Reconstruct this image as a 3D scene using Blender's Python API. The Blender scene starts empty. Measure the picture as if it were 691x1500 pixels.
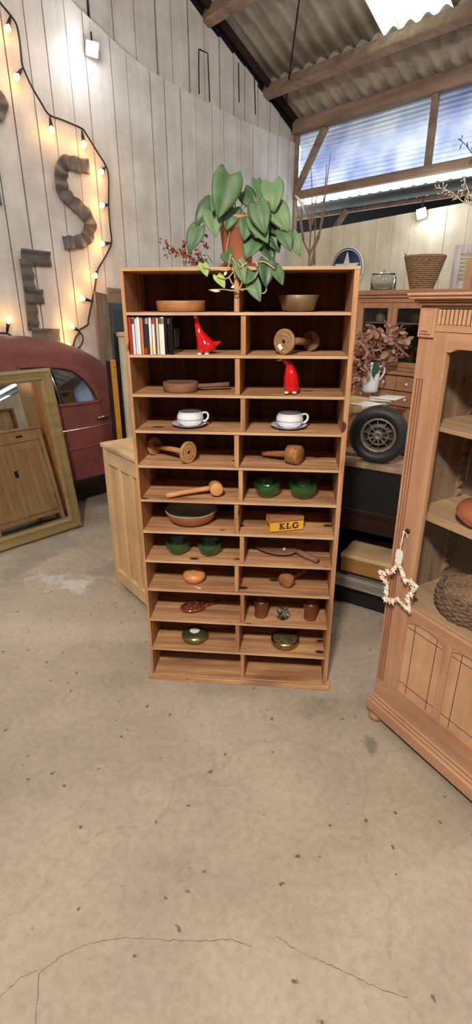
import bpy, bmesh, math, random
from math import sin, cos, pi, radians, sqrt, atan2, tan
from mathutils import Vector, Matrix, noise
random.seed(7)
S = bpy.context.scene
COL = S.collection
V = Vector
# ------------------------------------------------------------------ camera numbers
F, TH, ROLL, CX, CY, H = 750.0, radians(22.35), radians(-0.15), 345.5, 750.0, 1.6
def ray(x, y):
    c, s = cos(ROLL), sin(ROLL); a, b = x - CX, y - CY
    X = (c*a + s*b)/F; U = -(-s*a + c*b)/F
    return V((X, cos(TH) + U*sin(TH), -sin(TH) + U*cos(TH)))
O = V((0, 0, H))
def atz(x, y, z): r = ray(x, y); return O + r*((z - H)/r.z)
def atY(x, y, Y): r = ray(x, y); return O + r*(Y/r.y)
def onplane(x, y, P, n): r = ray(x, y); return O + r*((V(P) - O).dot(n)/r.dot(n))
def px(P):
    X, Y, Z = P[0], P[1], P[2] - H
    d = Y*cos(TH) - Z*sin(TH); u = Z*cos(TH) + Y*sin(TH)
    a, b = X/d*F, -u/d*F; c, s = cos(ROLL), sin(ROLL)
    return (CX + c*a - s*b, CY + s*a + c*b)
def azv(deg): return V((sin(radians(deg)), cos(radians(deg)), 0))

# ------------------------------------------------------------------ materials
def lin(c):
    return tuple((x/12.92 if x <= .04045 else ((x + .055)/1.055)**2.4) for x in [v/255 for v in c]) + (1,)
def newmat(name):
    m = bpy.data.materials.new(name); m.use_nodes = True
    nt = m.node_tree; b = nt.nodes['Principled BSDF']; return m, nt, b
def mat(name, c, rough=.5, metal=0, var=.12, scale=12, bump=0, spec=.5, coat=0):
    m, nt, b = newmat(name); N = nt.nodes; L = nt.links
    tc = N.new('ShaderNodeTexCoord'); n = N.new('ShaderNodeTexNoise'); n.inputs['Scale'].default_value = scale; n.inputs['Detail'].default_value = 5
    L.new(tc.outputs['Object'], n.inputs['Vector'])
    r = N.new('ShaderNodeValToRGB'); c0 = lin(c)
    r.color_ramp.elements[0].position = .3; r.color_ramp.elements[1].position = .7
    r.color_ramp.elements[0].color = tuple(v*(1 - var) for v in c0[:3]) + (1,)
    r.color_ramp.elements[1].color = tuple(min(1, v*(1 + var)) for v in c0[:3]) + (1,)
    L.new(n.outputs['Fac'], r.inputs['Fac']); L.new(r.outputs['Color'], b.inputs['Base Color'])
    b.inputs['Roughness'].default_value = rough; b.inputs['Metallic'].default_value = metal
    b.inputs['Specular IOR Level'].default_value = spec; b.inputs['Coat Weight'].default_value = coat
    if bump:
        bp = N.new('ShaderNodeBump'); bp.inputs['Strength'].default_value = bump; bp.inputs['Distance'].default_value = .01
        L.new(n.outputs['Fac'], bp.inputs['Height']); L.new(bp.outputs['Normal'], b.inputs['Normal'])
    return m
def wood(name, c1, c2, axis=0, scale=1.0, rough=.6, knots=.0, knotc=(70, 38, 22), spec=.3, contrast=1.0):
    """long grain along the given object axis, streaks and knots"""
    m, nt, b = newmat(name); N = nt.nodes; L = nt.links
    tc = N.new('ShaderNodeTexCoord'); mp = N.new('ShaderNodeMapping')
    sc = [22*scale]*3; sc[axis] = 1.4*scale; mp.inputs['Scale'].default_value = sc
    L.new(tc.outputs['Object'], mp.inputs['Vector'])
    n = N.new('ShaderNodeTexNoise'); n.inputs['Scale'].default_value = 1.6; n.inputs['Detail'].default_value = 7; n.inputs['Roughness'].default_value = .62; n.inputs['Distortion'].default_value = .35
    L.new(mp.outputs['Vector'], n.inputs['Vector'])
    r = N.new('ShaderNodeValToRGB'); r.color_ramp.elements[0].position = .5 - .2/contrast; r.color_ramp.elements[1].position = .5 + .18/contrast
    r.color_ramp.elements[0].color = lin(c2); r.color_ramp.elements[1].color = lin(c1)
    L.new(n.outputs['Fac'], r.inputs['Fac'])
    n2 = N.new('ShaderNodeTexNoise'); n2.inputs['Scale'].default_value = 3.5; n2.inputs['Detail'].default_value = 3
    L.new(tc.outputs['Object'], n2.inputs['Vector'])
    mx = N.new('ShaderNodeMix'); mx.data_type = 'RGBA'; mx.blend_type = 'MULTIPLY'; mx.inputs['Factor'].default_value = .45
    r2 = N.new('ShaderNodeValToRGB'); r2.color_ramp.elements[0].color = (.55, .5, .46, 1); r2.color_ramp.elements[0].position = .3; r2.color_ramp.elements[1].color = (1, 1, 1, 1); r2.color_ramp.elements[1].position = .65
    L.new(n2.outputs['Fac'], r2.inputs['Fac']); L.new(r.outputs['Color'], mx.inputs['A']); L.new(r2.outputs['Color'], mx.inputs['B'])
    out = mx.outputs['Result']
    if knots > 0:
        vo = N.new('ShaderNodeTexVoronoi'); mp2 = N.new('ShaderNodeMapping'); s2 = [9.0]*3; s2[axis] = 5.5
        mp2.inputs['Scale'].default_value = s2; L.new(tc.outputs['Object'], mp2.inputs['Vector']); L.new(mp2.outputs['Vector'], vo.inputs['Vector'])
        vo.inputs['Scale'].default_value = 1.0
        r3 = N.new('ShaderNodeValToRGB'); r3.color_ramp.elements[0].position = knots; r3.color_ramp.elements[0].color = (1, 1, 1, 1); r3.color_ramp.elements[1].position = knots + .05; r3.color_ramp.elements[1].color = (0, 0, 0, 1)
        L.new(vo.outputs['Distance'], r3.inputs['Fac'])
        m3 = N.new('ShaderNodeMix'); m3.data_type = 'RGBA'; L.new(r3.outputs['Color'], m3.inputs['Factor']); L.new(out, m3.inputs['A']); m3.inputs['B'].default_value = lin(knotc)
        out = m3.outputs['Result']
        v4 = N.new('ShaderNodeTexVoronoi'); v4.inputs['Scale'].default_value = 34; L.new(tc.outputs['Object'], v4.inputs['Vector'])
        r4 = N.new('ShaderNodeValToRGB'); r4.color_ramp.elements[0].position = .10; r4.color_ramp.elements[0].color = (1, 1, 1, 1); r4.color_ramp.elements[1].position = .16; r4.color_ramp.elements[1].color = (0, 0, 0, 1); L.new(v4.outputs['Distance'], r4.inputs['Fac'])
        n4 = N.new('ShaderNodeTexNoise'); n4.inputs['Scale'].default_value = 9; L.new(tc.outputs['Object'], n4.inputs['Vector'])
        g4 = N.new('ShaderNodeValToRGB'); g4.color_ramp.elements[0].position = .52; g4.color_ramp.elements[0].color = (0, 0, 0, 1); g4.color_ramp.elements[1].position = .6; g4.color_ramp.elements[1].color = (.85, .85, .85, 1); L.new(n4.outputs['Fac'], g4.inputs['Fac'])
        p4 = N.new('ShaderNodeMath'); p4.operation = 'MULTIPLY'; L.new(r4.outputs['Color'], p4.inputs[0]); L.new(g4.outputs['Color'], p4.inputs[1])
        m4 = N.new('ShaderNodeMix'); m4.data_type = 'RGBA'; L.new(p4.outputs[0], m4.inputs['Factor']); L.new(out, m4.inputs['A']); m4.inputs['B'].default_value = lin((84, 50, 32)); out = m4.outputs['Result']
        n5 = N.new('ShaderNodeTexNoise'); n5.inputs['Scale'].default_value = 1.4; n5.inputs['Detail'].default_value = 6; s5 = [7.0]*3; s5[axis] = 2.2; mp5 = N.new('ShaderNodeMapping'); mp5.inputs['Scale'].default_value = s5; L.new(tc.outputs['Object'], mp5.inputs['Vector']); L.new(mp5.outputs['Vector'], n5.inputs['Vector'])
        g5 = N.new('ShaderNodeValToRGB'); g5.color_ramp.elements[0].position = .56; g5.color_ramp.elements[0].color = (0, 0, 0, 1); g5.color_ramp.elements[1].position = .72; g5.color_ramp.elements[1].color = (.6, .6, .6, 1); L.new(n5.outputs['Fac'], g5.inputs['Fac'])
        m5 = N.new('ShaderNodeMix'); m5.data_type = 'RGBA'; L.new(g5.outputs['Color'], m5.inputs['Factor']); L.new(out, m5.inputs['A']); m5.inputs['B'].default_value = lin(tuple(int(v*.72) for v in c2)); out = m5.outputs['Result']
    L.new(out, b.inputs['Base Color']); b.inputs['Roughness'].default_value = rough; b.inputs['Specular IOR Level'].default_value = spec
    bp = N.new('ShaderNodeBump'); bp.inputs['Strength'].default_value = .25; bp.inputs['Distance'].default_value = .003
    L.new(n.outputs['Fac'], bp.inputs['Height']); L.new(bp.outputs['Normal'], b.inputs['Normal'])
    return m
def emis(name, c, s):
    m, nt, b = newmat(name); b.inputs['Base Color'].default_value = lin(c); b.inputs['Emission Color'].default_value = lin(c); b.inputs['Emission Strength'].default_value = s; return m
def glassy(name, c, rough=.02, ior=1.45, alpha=None):
    m, nt, b = newmat(name); b.inputs['Base Color'].default_value = lin(c); b.inputs['Transmission Weight'].default_value = 1; b.inputs['Roughness'].default_value = rough; b.inputs['IOR'].default_value = ior
    return m
def pane(name, tint=(250, 250, 250), gl=.035):
    """thin window pane: mostly transparent with a fresnel reflection"""
    m = bpy.data.materials.new(name); m.use_nodes = True; nt = m.node_tree; N = nt.nodes; L = nt.links; N.clear()
    o = N.new('ShaderNodeOutputMaterial'); t = N.new('ShaderNodeBsdfTransparent'); g = N.new('ShaderNodeBsdfGlossy'); mx = N.new('ShaderNodeMixShader'); lw = N.new('ShaderNodeLayerWeight'); pw = N.new('ShaderNodeMath'); pw.operation = 'POWER'; pw.inputs[1].default_value = 4; fr = N.new('ShaderNodeMath'); fr.operation = 'MULTIPLY_ADD'; fr.inputs[1].default_value = .7; fr.inputs[2].default_value = gl
    L.new(lw.outputs['Facing'], pw.inputs[0]); L.new(pw.outputs[0], fr.inputs[0]); t.inputs['Color'].default_value = lin(tint); g.inputs['Roughness'].default_value = .03
    L.new(fr.outputs[0], mx.inputs['Fac']); L.new(t.outputs[0], mx.inputs[1]); L.new(g.outputs[0], mx.inputs[2]); L.new(mx.outputs[0], o.inputs['Surface'])
    return m

PINE = (206, 164, 118); PINE2 = (170, 122, 80)
M = {}
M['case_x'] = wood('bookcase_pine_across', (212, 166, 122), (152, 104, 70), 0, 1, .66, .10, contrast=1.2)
M['case_edge_lit'] = wood('bookcase_lit_front_edges', (214, 182, 146), (176, 140, 104), 0, 1.4, .7)  # paler edge wood, light on the front edges put into the colour
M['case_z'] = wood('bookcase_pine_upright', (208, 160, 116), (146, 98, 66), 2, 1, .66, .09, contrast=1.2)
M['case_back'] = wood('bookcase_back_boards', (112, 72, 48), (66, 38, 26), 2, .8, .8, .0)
M['vit_z'] = wood('stripped_pine_upright', (196, 152, 120), (170, 126, 96), 2, .8, .55, .0, (150, 92, 60))
M['vit_x'] = wood('stripped_pine_across', (196, 152, 120), (170, 126, 96), 0, .8, .55, .0, (150, 92, 60))
M['vit_in'] = wood('greyed_pine_inside', (176, 150, 124), (128, 104, 84), 2, .8, .7, .04)
M['vit_panel'] = wood('pale_panel_pine', (212, 170, 134), (196, 150, 114), 2, .7, .55)
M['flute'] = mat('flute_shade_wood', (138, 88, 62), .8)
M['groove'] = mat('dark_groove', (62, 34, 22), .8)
M['cab_z'] = wood('waxed_pine_upright', (218, 188, 146), (202, 168, 124), 2, .7, .5)
M['cab_x'] = wood('waxed_pine_across', (218, 188, 146), (200, 166, 122), 0, .7, .5, .03, (140, 90, 50))
M['cab_panel'] = wood('waxed_pine_panel', (214, 180, 138), (202, 166, 122), 2, .5, .5)
M['hutch_x'] = wood('dresser_pine_across', (192, 146, 112), (158, 112, 82), 0, .8, .55)
M['hutch_z'] = wood('dresser_pine_upright', (192, 146, 112), (158, 112, 82), 2, .8, .55)
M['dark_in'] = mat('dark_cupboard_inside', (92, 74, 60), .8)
M['grey_wood'] = wood('weathered_grey_wood', (150, 128, 110), (98, 80, 68), 2, .8, .85)
M['beam'] = wood('rough_beam_timber', (164, 142, 124), (118, 98, 84), 0, .35, .9, .0)
M['bowl_wood'] = wood('turned_bowl_wood', (182, 128, 86), (150, 98, 62), 0, 1.6, .5)
M['bobbin'] = wood('bobbin_wood', (196, 152, 104), (156, 110, 68), 0, 2.4, .6)
M['old_bobbin'] = wood('old_bobbin_wood', (168, 134, 98), (128, 96, 66), 0, 2.4, .7)
M['mallet'] = wood('mallet_wood', (176, 124, 78), (128, 82, 50), 0, 2, .55)
M['mallet_pale'] = wood('pale_mallet_wood', (218, 164, 108), (196, 138, 84), 0, 2, .5)
M['dark_paddle'] = wood('worn_paddle_wood', (140, 102, 78), (100, 70, 52), 0, 1.6, .65)
M['brass'] = mat('aged_brass', (138, 116, 90), .46, .6, .25, 20)
M['brass_shiny'] = mat('bright_brass', (164, 142, 98), .26, 1, .1)
M['copper'] = mat('old_copper', (148, 96, 70), .38, .8, .35, 18)
M['chrome'] = mat('chrome', (205, 205, 200), .15, 1, .02)
M['iron'] = mat('dark_iron', (52, 46, 42), .5, .7)
M['white_cer'] = mat('white_glazed_ceramic', (226, 230, 238), .12, 0, .01, spec=.6, coat=.5)
M['band'] = mat('grey_glaze_line', (96, 98, 112), .2)
M['red_cer'] = mat('red_glazed_ceramic', (196, 16, 20), .1, 0, .12, 6, coat=.7)
M['cream'] = mat('cream_glaze', (232, 220, 200), .25)
M['black'] = mat('matt_black', (14, 12, 12), .55)
M['green_glass'] = mat('green_glass', (6, 84, 28), .04, 0, .05, spec=.8, coat=1); M['green_glass'].node_tree.nodes['Principled BSDF'].inputs['Alpha'].default_value = .6
M['clear_glass'] = glassy('clear_glass', (240, 246, 246), .02, 1.45); M['jar_glass'] = pane('jar_glass', (236, 240, 238), .06)
M['stone_in'] = mat('grey_green_glaze', (160, 160, 142), .18, 0, .12, 10, coat=.4)
M['stone_out'] = mat('brown_stoneware', (150, 98, 66), .45, 0, .12, 15)
M['yellow'] = mat('yellow_label', (222, 166, 62), .5, 0, .06)
M['ink'] = mat('dark_brown_ink', (52, 22, 18), .5, 0, .02)
M['paper'] = mat('white_paper', (232, 230, 224), .7, 0, .04)
M['terracotta'] = mat('terracotta', (178, 112, 84), .8, 0, .2, 14, .1)
M['leaf'] = mat('philodendron_leaf', (70, 100, 62), .5, 0, .3, 18, 0, .35)
M['leaf_dark'] = mat('dark_philodendron_leaf', (50, 78, 48), .42, 0, .25, 18, 0, .35)
M['leaf_pale'] = mat('pale_philodendron_leaf', (92, 120, 78), .5, 0, .25, 18, 0, .35)
M['leaf_light'] = mat('young_leaf', (150, 172, 92), .45, 0, .2, 18)
M['vine'] = mat('green_vine_stem', (168, 150, 110), .6)
M['bract'] = mat('dry_brown_bract', (118, 58, 44), .7, 0, .35, 60)
M['tan_petal'] = mat('pale_tan_petal', (186, 150, 124), .8, 0, .3, 30)
M['mauve'] = mat('dusty_brown_petal', (158, 120, 102), .75, 0, .35, 30)
M['twig'] = mat('bare_twig', (122, 100, 82), .8)
M['straw'] = mat('pale_straw', (226, 212, 190), .7)
M['car'] = mat('matt_oxblood_paint', (108, 58, 54), .55, 0, .22, 5, .03, .35)
M['car_dark'] = mat('car_inside_dark', (34, 20, 20), .7)
M['rubber'] = mat('black_rubber', (36, 36, 40), .55, 0, .15, 30, .1)
M['hub'] = mat('tarnished_hub', (124, 116, 108), .45, .4, .3, 30)
M['gold'] = wood('gilt_frame', (152, 132, 90), (122, 102, 64), 0, .6, .38, spec=.6)
M['mirror'] = mat('silver_mirror', (238, 236, 230), .01, 1, .0)
M['wicker'] = mat('brown_wicker', (146, 116, 88), .75, 0, .45, 90, .6)
M['wicker_dk'] = mat('grey_rush', (118, 92, 72), .8, 0, .5, 70, .7)
M['letter'] = mat('rusty_corrugated_iron', (100, 95, 92), .55, .5, .35, 9, .15)
M['cable'] = mat('black_cable', (28, 24, 22), .6)
M['bulb'] = emis('glowing_bulb', (255, 190, 100), 26)
M['led'] = emis('led_floodlight', (248, 248, 255), 40)
M['blue'] = mat('navy_enamel', (36, 50, 84), .35, 0, .1)
M['enam'] = mat('white_enamel', (226, 226, 222), .35)
M['shutter'] = wood('chipped_white_paint', (222, 220, 224), (186, 184, 190), 2, 1.2, .7, contrast=2)
M['cream_shutter'] = wood('chipped_cream_paint', (216, 206, 182), (178, 164, 138), 2, 1, .7)
M['ygold'] = mat('yellow_painted_wood', (206, 146, 50), .5, 0, .12, 12)
M['dkbrown'] = wood('dark_stained_plank', (64, 42, 38), (40, 26, 24), 2, .8, .6)
M['slate'] = mat('blue_grey_paint', (66, 70, 78), .6, 0, .2, 8)
M['redbox'] = mat('dark_red_paint', (118, 44, 40), .5, 0, .2, 10)
M['mahog'] = wood('dark_mahogany', (52, 30, 24), (34, 20, 18), 0, .8, .5)
M['pale_grey'] = wood('worn_grey_paint', (164, 160, 152), (126, 120, 112), 0, 1.2, .8, contrast=2)
M['potbrown'] = mat('brown_clay_glaze', (170, 98, 68), .28, 0, .08, 8, coat=.3)
M['amber'] = mat('dark_brown_bottle', (88, 30, 16), .15, 0, .2, 10, coat=.5)
M['orange_w'] = mat('turned_orange_wood', (206, 142, 84), .4, 0, .15, 18)
M['tort'] = mat('tortoiseshell', (122, 48, 24), .2, 0, .6, 40, coat=.6)
M['silver'] = mat('dark_silver', (120, 108, 100), .3, .9, .5, 60, .4)
M['tin'] = mat('green_gold_tin', (128, 132, 88), .3, .8, .3, 14)
M['pane'] = pane('window_pane'); M['car_glass'] = pane('car_glass', (200, 205, 200), .30)
M['darkpane'] = pane('dusty_pane', (214, 214, 208))
M['green_paint'] = mat('dark_green_roofing', (54, 66, 58), .7, 0, .2, 6)
M['gutter'] = mat('grey_zinc_gutter', (58, 60, 56), .6, .2, .2, 5)
M['void'] = mat('dark_yard', (8, 8, 9), .9)

# concrete
def concrete():
    m, nt, b = newmat('worn_concrete'); N = nt.nodes; L = nt.links
    tc = N.new('ShaderNodeTexCoord')
    def no(s, d=6, r=.6):
        n = N.new('ShaderNodeTexNoise'); n.inputs['Scale'].default_value = s; n.inputs['Detail'].default_value = d; n.inputs['Roughness'].default_value = r; L.new(tc.outputs['Object'], n.inputs['Vector']); return n
    a = no(1.1); r = N.new('ShaderNodeValToRGB'); r.color_ramp.elements[0].position = .36; r.color_ramp.elements[0].color = lin((156, 144, 128)); r.color_ramp.elements[1].position = .68; r.color_ramp.elements[1].color = lin((192, 178, 160)); L.new(a.outputs['Fac'], r.inputs['Fac'])
    f = no(38, 8, .7); r2 = N.new('ShaderNodeValToRGB'); r2.color_ramp.elements[0].position = .3; r2.color_ramp.elements[0].color = (.66, .64, .61, 1); r2.color_ramp.elements[1].position = .6; r2.color_ramp.elements[1].color = (1, 1, 1, 1); L.new(f.outputs['Fac'], r2.inputs['Fac'])
    mx = N.new('ShaderNodeMix'); mx.data_type = 'RGBA'; mx.blend_type = 'MULTIPLY'; mx.inputs['Factor'].default_value = .6; L.new(r.outputs['Color'], mx.inputs['A']); L.new(r2.outputs['Color'], mx.inputs['B'])
    # dark pits and flecks
    vo = N.new('ShaderNodeTexVoronoi'); vo.inputs['Scale'].default_value = 17; vo.inputs['Randomness'].default_value = 1
    dis = no(20, 3); va = N.new('ShaderNodeVectorMath'); va.operation = 'MULTIPLY_ADD'; L.new(dis.outputs['Color'], va.inputs[0]); va.inputs[1].default_value = (.05, .05, .05); L.new(tc.outputs['Object'], va.inputs[2]); L.new(va.outputs[0], vo.inputs['Vector'])
    r3 = N.new('ShaderNodeValToRGB'); r3.color_ramp.elements[0].position = .08; r3.color_ramp.elements[0].color = (1, 1, 1, 1); r3.color_ramp.elements[1].position = .14; r3.color_ramp.elements[1].color = (0, 0, 0, 1); L.new(vo.outputs['Distance'], r3.inputs['Fac'])
    g = N.new('ShaderNodeMath'); g.operation = 'GREATER_THAN'; g.inputs[1].default_value = .55; sx = N.new('ShaderNodeSeparateColor'); L.new(vo.outputs['Color'], sx.inputs[0]); L.new(sx.outputs[0], g.inputs[0])
    mm = N.new('ShaderNodeMath'); mm.operation = 'MULTIPLY'; L.new(r3.outputs['Color'], mm.inputs[0]); L.new(g.outputs[0], mm.inputs[1])
    m3 = N.new('ShaderNodeMix'); m3.data_type = 'RGBA'; L.new(mm.outputs[0], m3.inputs['Factor']); L.new(mx.outputs['Result'], m3.inputs['A']); m3.inputs['B'].default_value = lin((104, 90, 74))
    # pale scrapes and grey patches
    s = no(5, 8, .75); r4 = N.new('ShaderNodeValToRGB'); r4.color_ramp.elements[0].position = .64; r4.color_ramp.elements[0].color = (0, 0, 0, 1); r4.color_ramp.elements[1].position = .72; r4.color_ramp.elements[1].color = (.5, .5, .5, 1); L.new(s.outputs['Fac'], r4.inputs['Fac'])
    m4 = N.new('ShaderNodeMix'); m4.data_type = 'RGBA'; L.new(r4.outputs['Color'], m4.inputs['Factor']); L.new(m3.outputs['Result'], m4.inputs['A']); m4.inputs['B'].default_value = lin((134, 132, 122))
    # hairline crack
    w = N.new('ShaderNodeTexVoronoi'); w.feature = 'DISTANCE_TO_EDGE'; w.inputs['Scale'].default_value = .4
    dn = no(3, 5); vb = N.new('ShaderNodeVectorMath'); vb.operation = 'MULTIPLY_ADD'; L.new(dn.outputs['Color'], vb.inputs[0]); vb.inputs[1].default_value = (.35, .35, .35); L.new(tc.outputs['Object'], vb.inputs[2]); L.new(vb.outputs[0], w.inputs['Vector'])
    r5 = N.new('ShaderNodeValToRGB'); r5.color_ramp.elements[0].position = 0; r5.color_ramp.elements[0].color = (.16, .16, .16, 1); r5.color_ramp.elements[1].position = .0022; r5.color_ramp.elements[1].color = (0, 0, 0, 1); L.new(w.outputs['Distance'], r5.inputs['Fac'])
    m5 = N.new('ShaderNodeMix'); m5.data_type = 'RGBA'; L.new(r5.outputs['Color'], m5.inputs['Factor']); L.new(m4.outputs['Result'], m5.inputs['A']); m5.inputs['B'].default_value = lin((96, 84, 72))
    out = m5.outputs['Result']
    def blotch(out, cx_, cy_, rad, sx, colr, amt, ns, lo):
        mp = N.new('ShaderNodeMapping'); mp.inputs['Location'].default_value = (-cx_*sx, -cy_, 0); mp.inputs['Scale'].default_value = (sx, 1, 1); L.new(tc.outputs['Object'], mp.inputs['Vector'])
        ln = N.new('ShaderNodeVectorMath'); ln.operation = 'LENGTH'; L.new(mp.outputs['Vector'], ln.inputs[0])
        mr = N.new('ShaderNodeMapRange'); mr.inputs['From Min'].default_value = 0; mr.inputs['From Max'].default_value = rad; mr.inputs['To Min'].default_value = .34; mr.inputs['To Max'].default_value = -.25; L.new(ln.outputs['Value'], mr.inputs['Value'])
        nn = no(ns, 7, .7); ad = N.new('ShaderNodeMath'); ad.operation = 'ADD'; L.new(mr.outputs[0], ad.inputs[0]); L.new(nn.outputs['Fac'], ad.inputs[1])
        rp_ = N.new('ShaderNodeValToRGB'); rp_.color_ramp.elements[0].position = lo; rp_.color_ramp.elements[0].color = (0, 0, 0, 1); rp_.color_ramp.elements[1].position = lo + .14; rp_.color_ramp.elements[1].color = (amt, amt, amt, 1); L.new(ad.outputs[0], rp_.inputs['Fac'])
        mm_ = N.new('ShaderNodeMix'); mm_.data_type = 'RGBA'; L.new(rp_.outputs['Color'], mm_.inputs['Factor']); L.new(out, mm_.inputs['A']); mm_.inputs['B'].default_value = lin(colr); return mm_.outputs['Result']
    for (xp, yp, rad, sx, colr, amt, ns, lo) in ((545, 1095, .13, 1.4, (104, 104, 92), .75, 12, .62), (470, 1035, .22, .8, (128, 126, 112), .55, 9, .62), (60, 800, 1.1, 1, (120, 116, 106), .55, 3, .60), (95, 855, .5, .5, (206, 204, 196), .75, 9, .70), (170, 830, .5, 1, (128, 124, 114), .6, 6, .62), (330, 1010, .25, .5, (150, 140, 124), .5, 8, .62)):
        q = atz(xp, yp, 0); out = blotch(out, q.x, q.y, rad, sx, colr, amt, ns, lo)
    L.new(out, b.inputs['Base Color'])
    rr = N.new('ShaderNodeMapRange'); rr.inputs['To Min'].default_value = .42; rr.inputs['To Max'].default_value = .62; L.new(a.outputs['Fac'], rr.inputs['Value']); L.new(rr.outputs[0], b.inputs['Roughness'])
    bp = N.new('ShaderNodeBump'); bp.inputs['Strength'].default_value = .12; bp.inputs['Distance'].default_value = .006; L.new(f.outputs['Fac'], bp.inputs['Height']); L.new(bp.outputs['Normal'], b.inputs['Normal'])
    return m
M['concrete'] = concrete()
M['plank_white'] = wood('whitewashed_boards', (216, 213, 210), (205, 201, 197), 2, .28, .75, contrast=1.3)
M['plank_white_up'] = wood('whitewashed_boards_upper', (206, 202, 197), (190, 184, 177), 2, .28, .75, contrast=1.3)
M['plank_cream'] = wood('cream_boards', (230, 225, 206), (214, 208, 186), 2, .28, .7, contrast=1.3)
def corr(name, c, trans=False):
    m, nt, b = newmat(name); N = nt.nodes; L = nt.links
    if trans:
        N.remove(b); o = N['Material Output']; t = N.new('ShaderNodeBsdfTranslucent'); tp = N.new('ShaderNodeBsdfTransparent'); mx = N.new('ShaderNodeMixShader'); mx.inputs['Fac'].default_value = .22
        tc = N.new('ShaderNodeTexCoord'); n = N.new('ShaderNodeTexNoise'); n.inputs['Scale'].default_value = 3; n.inputs['Detail'].default_value = 6; L.new(tc.outputs['Object'], n.inputs['Vector'])
        r = N.new('ShaderNodeValToRGB'); r.color_ramp.elements[0].position = .35; r.color_ramp.elements[1].position = .62; r.color_ramp.elements[0].color = lin(c[0]); r.color_ramp.elements[1].color = lin(c[1])
        L.new(n.outputs['Fac'], r.inputs['Fac']); L.new(r.outputs['Color'], t.inputs['Color']); L.new(r.outputs['Color'], tp.inputs['Color']); L.new(t.outputs[0], mx.inputs[1]); L.new(tp.outputs[0], mx.inputs[2]); L.new(mx.outputs[0], o.inputs['Surface'])
        return m
    return m
M['sheet'] = corr('translucent_corrugated_sheet', ((196, 202, 224), (236, 238, 240)), True)
M['skysheet'] = corr('mossy_skylight_sheet', ((170, 180, 150), (250, 252, 246)), True)
M['roof'] = mat('fibre_cement_roof', (172, 162, 148), .9, 0, .25, 5, .1)

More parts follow.
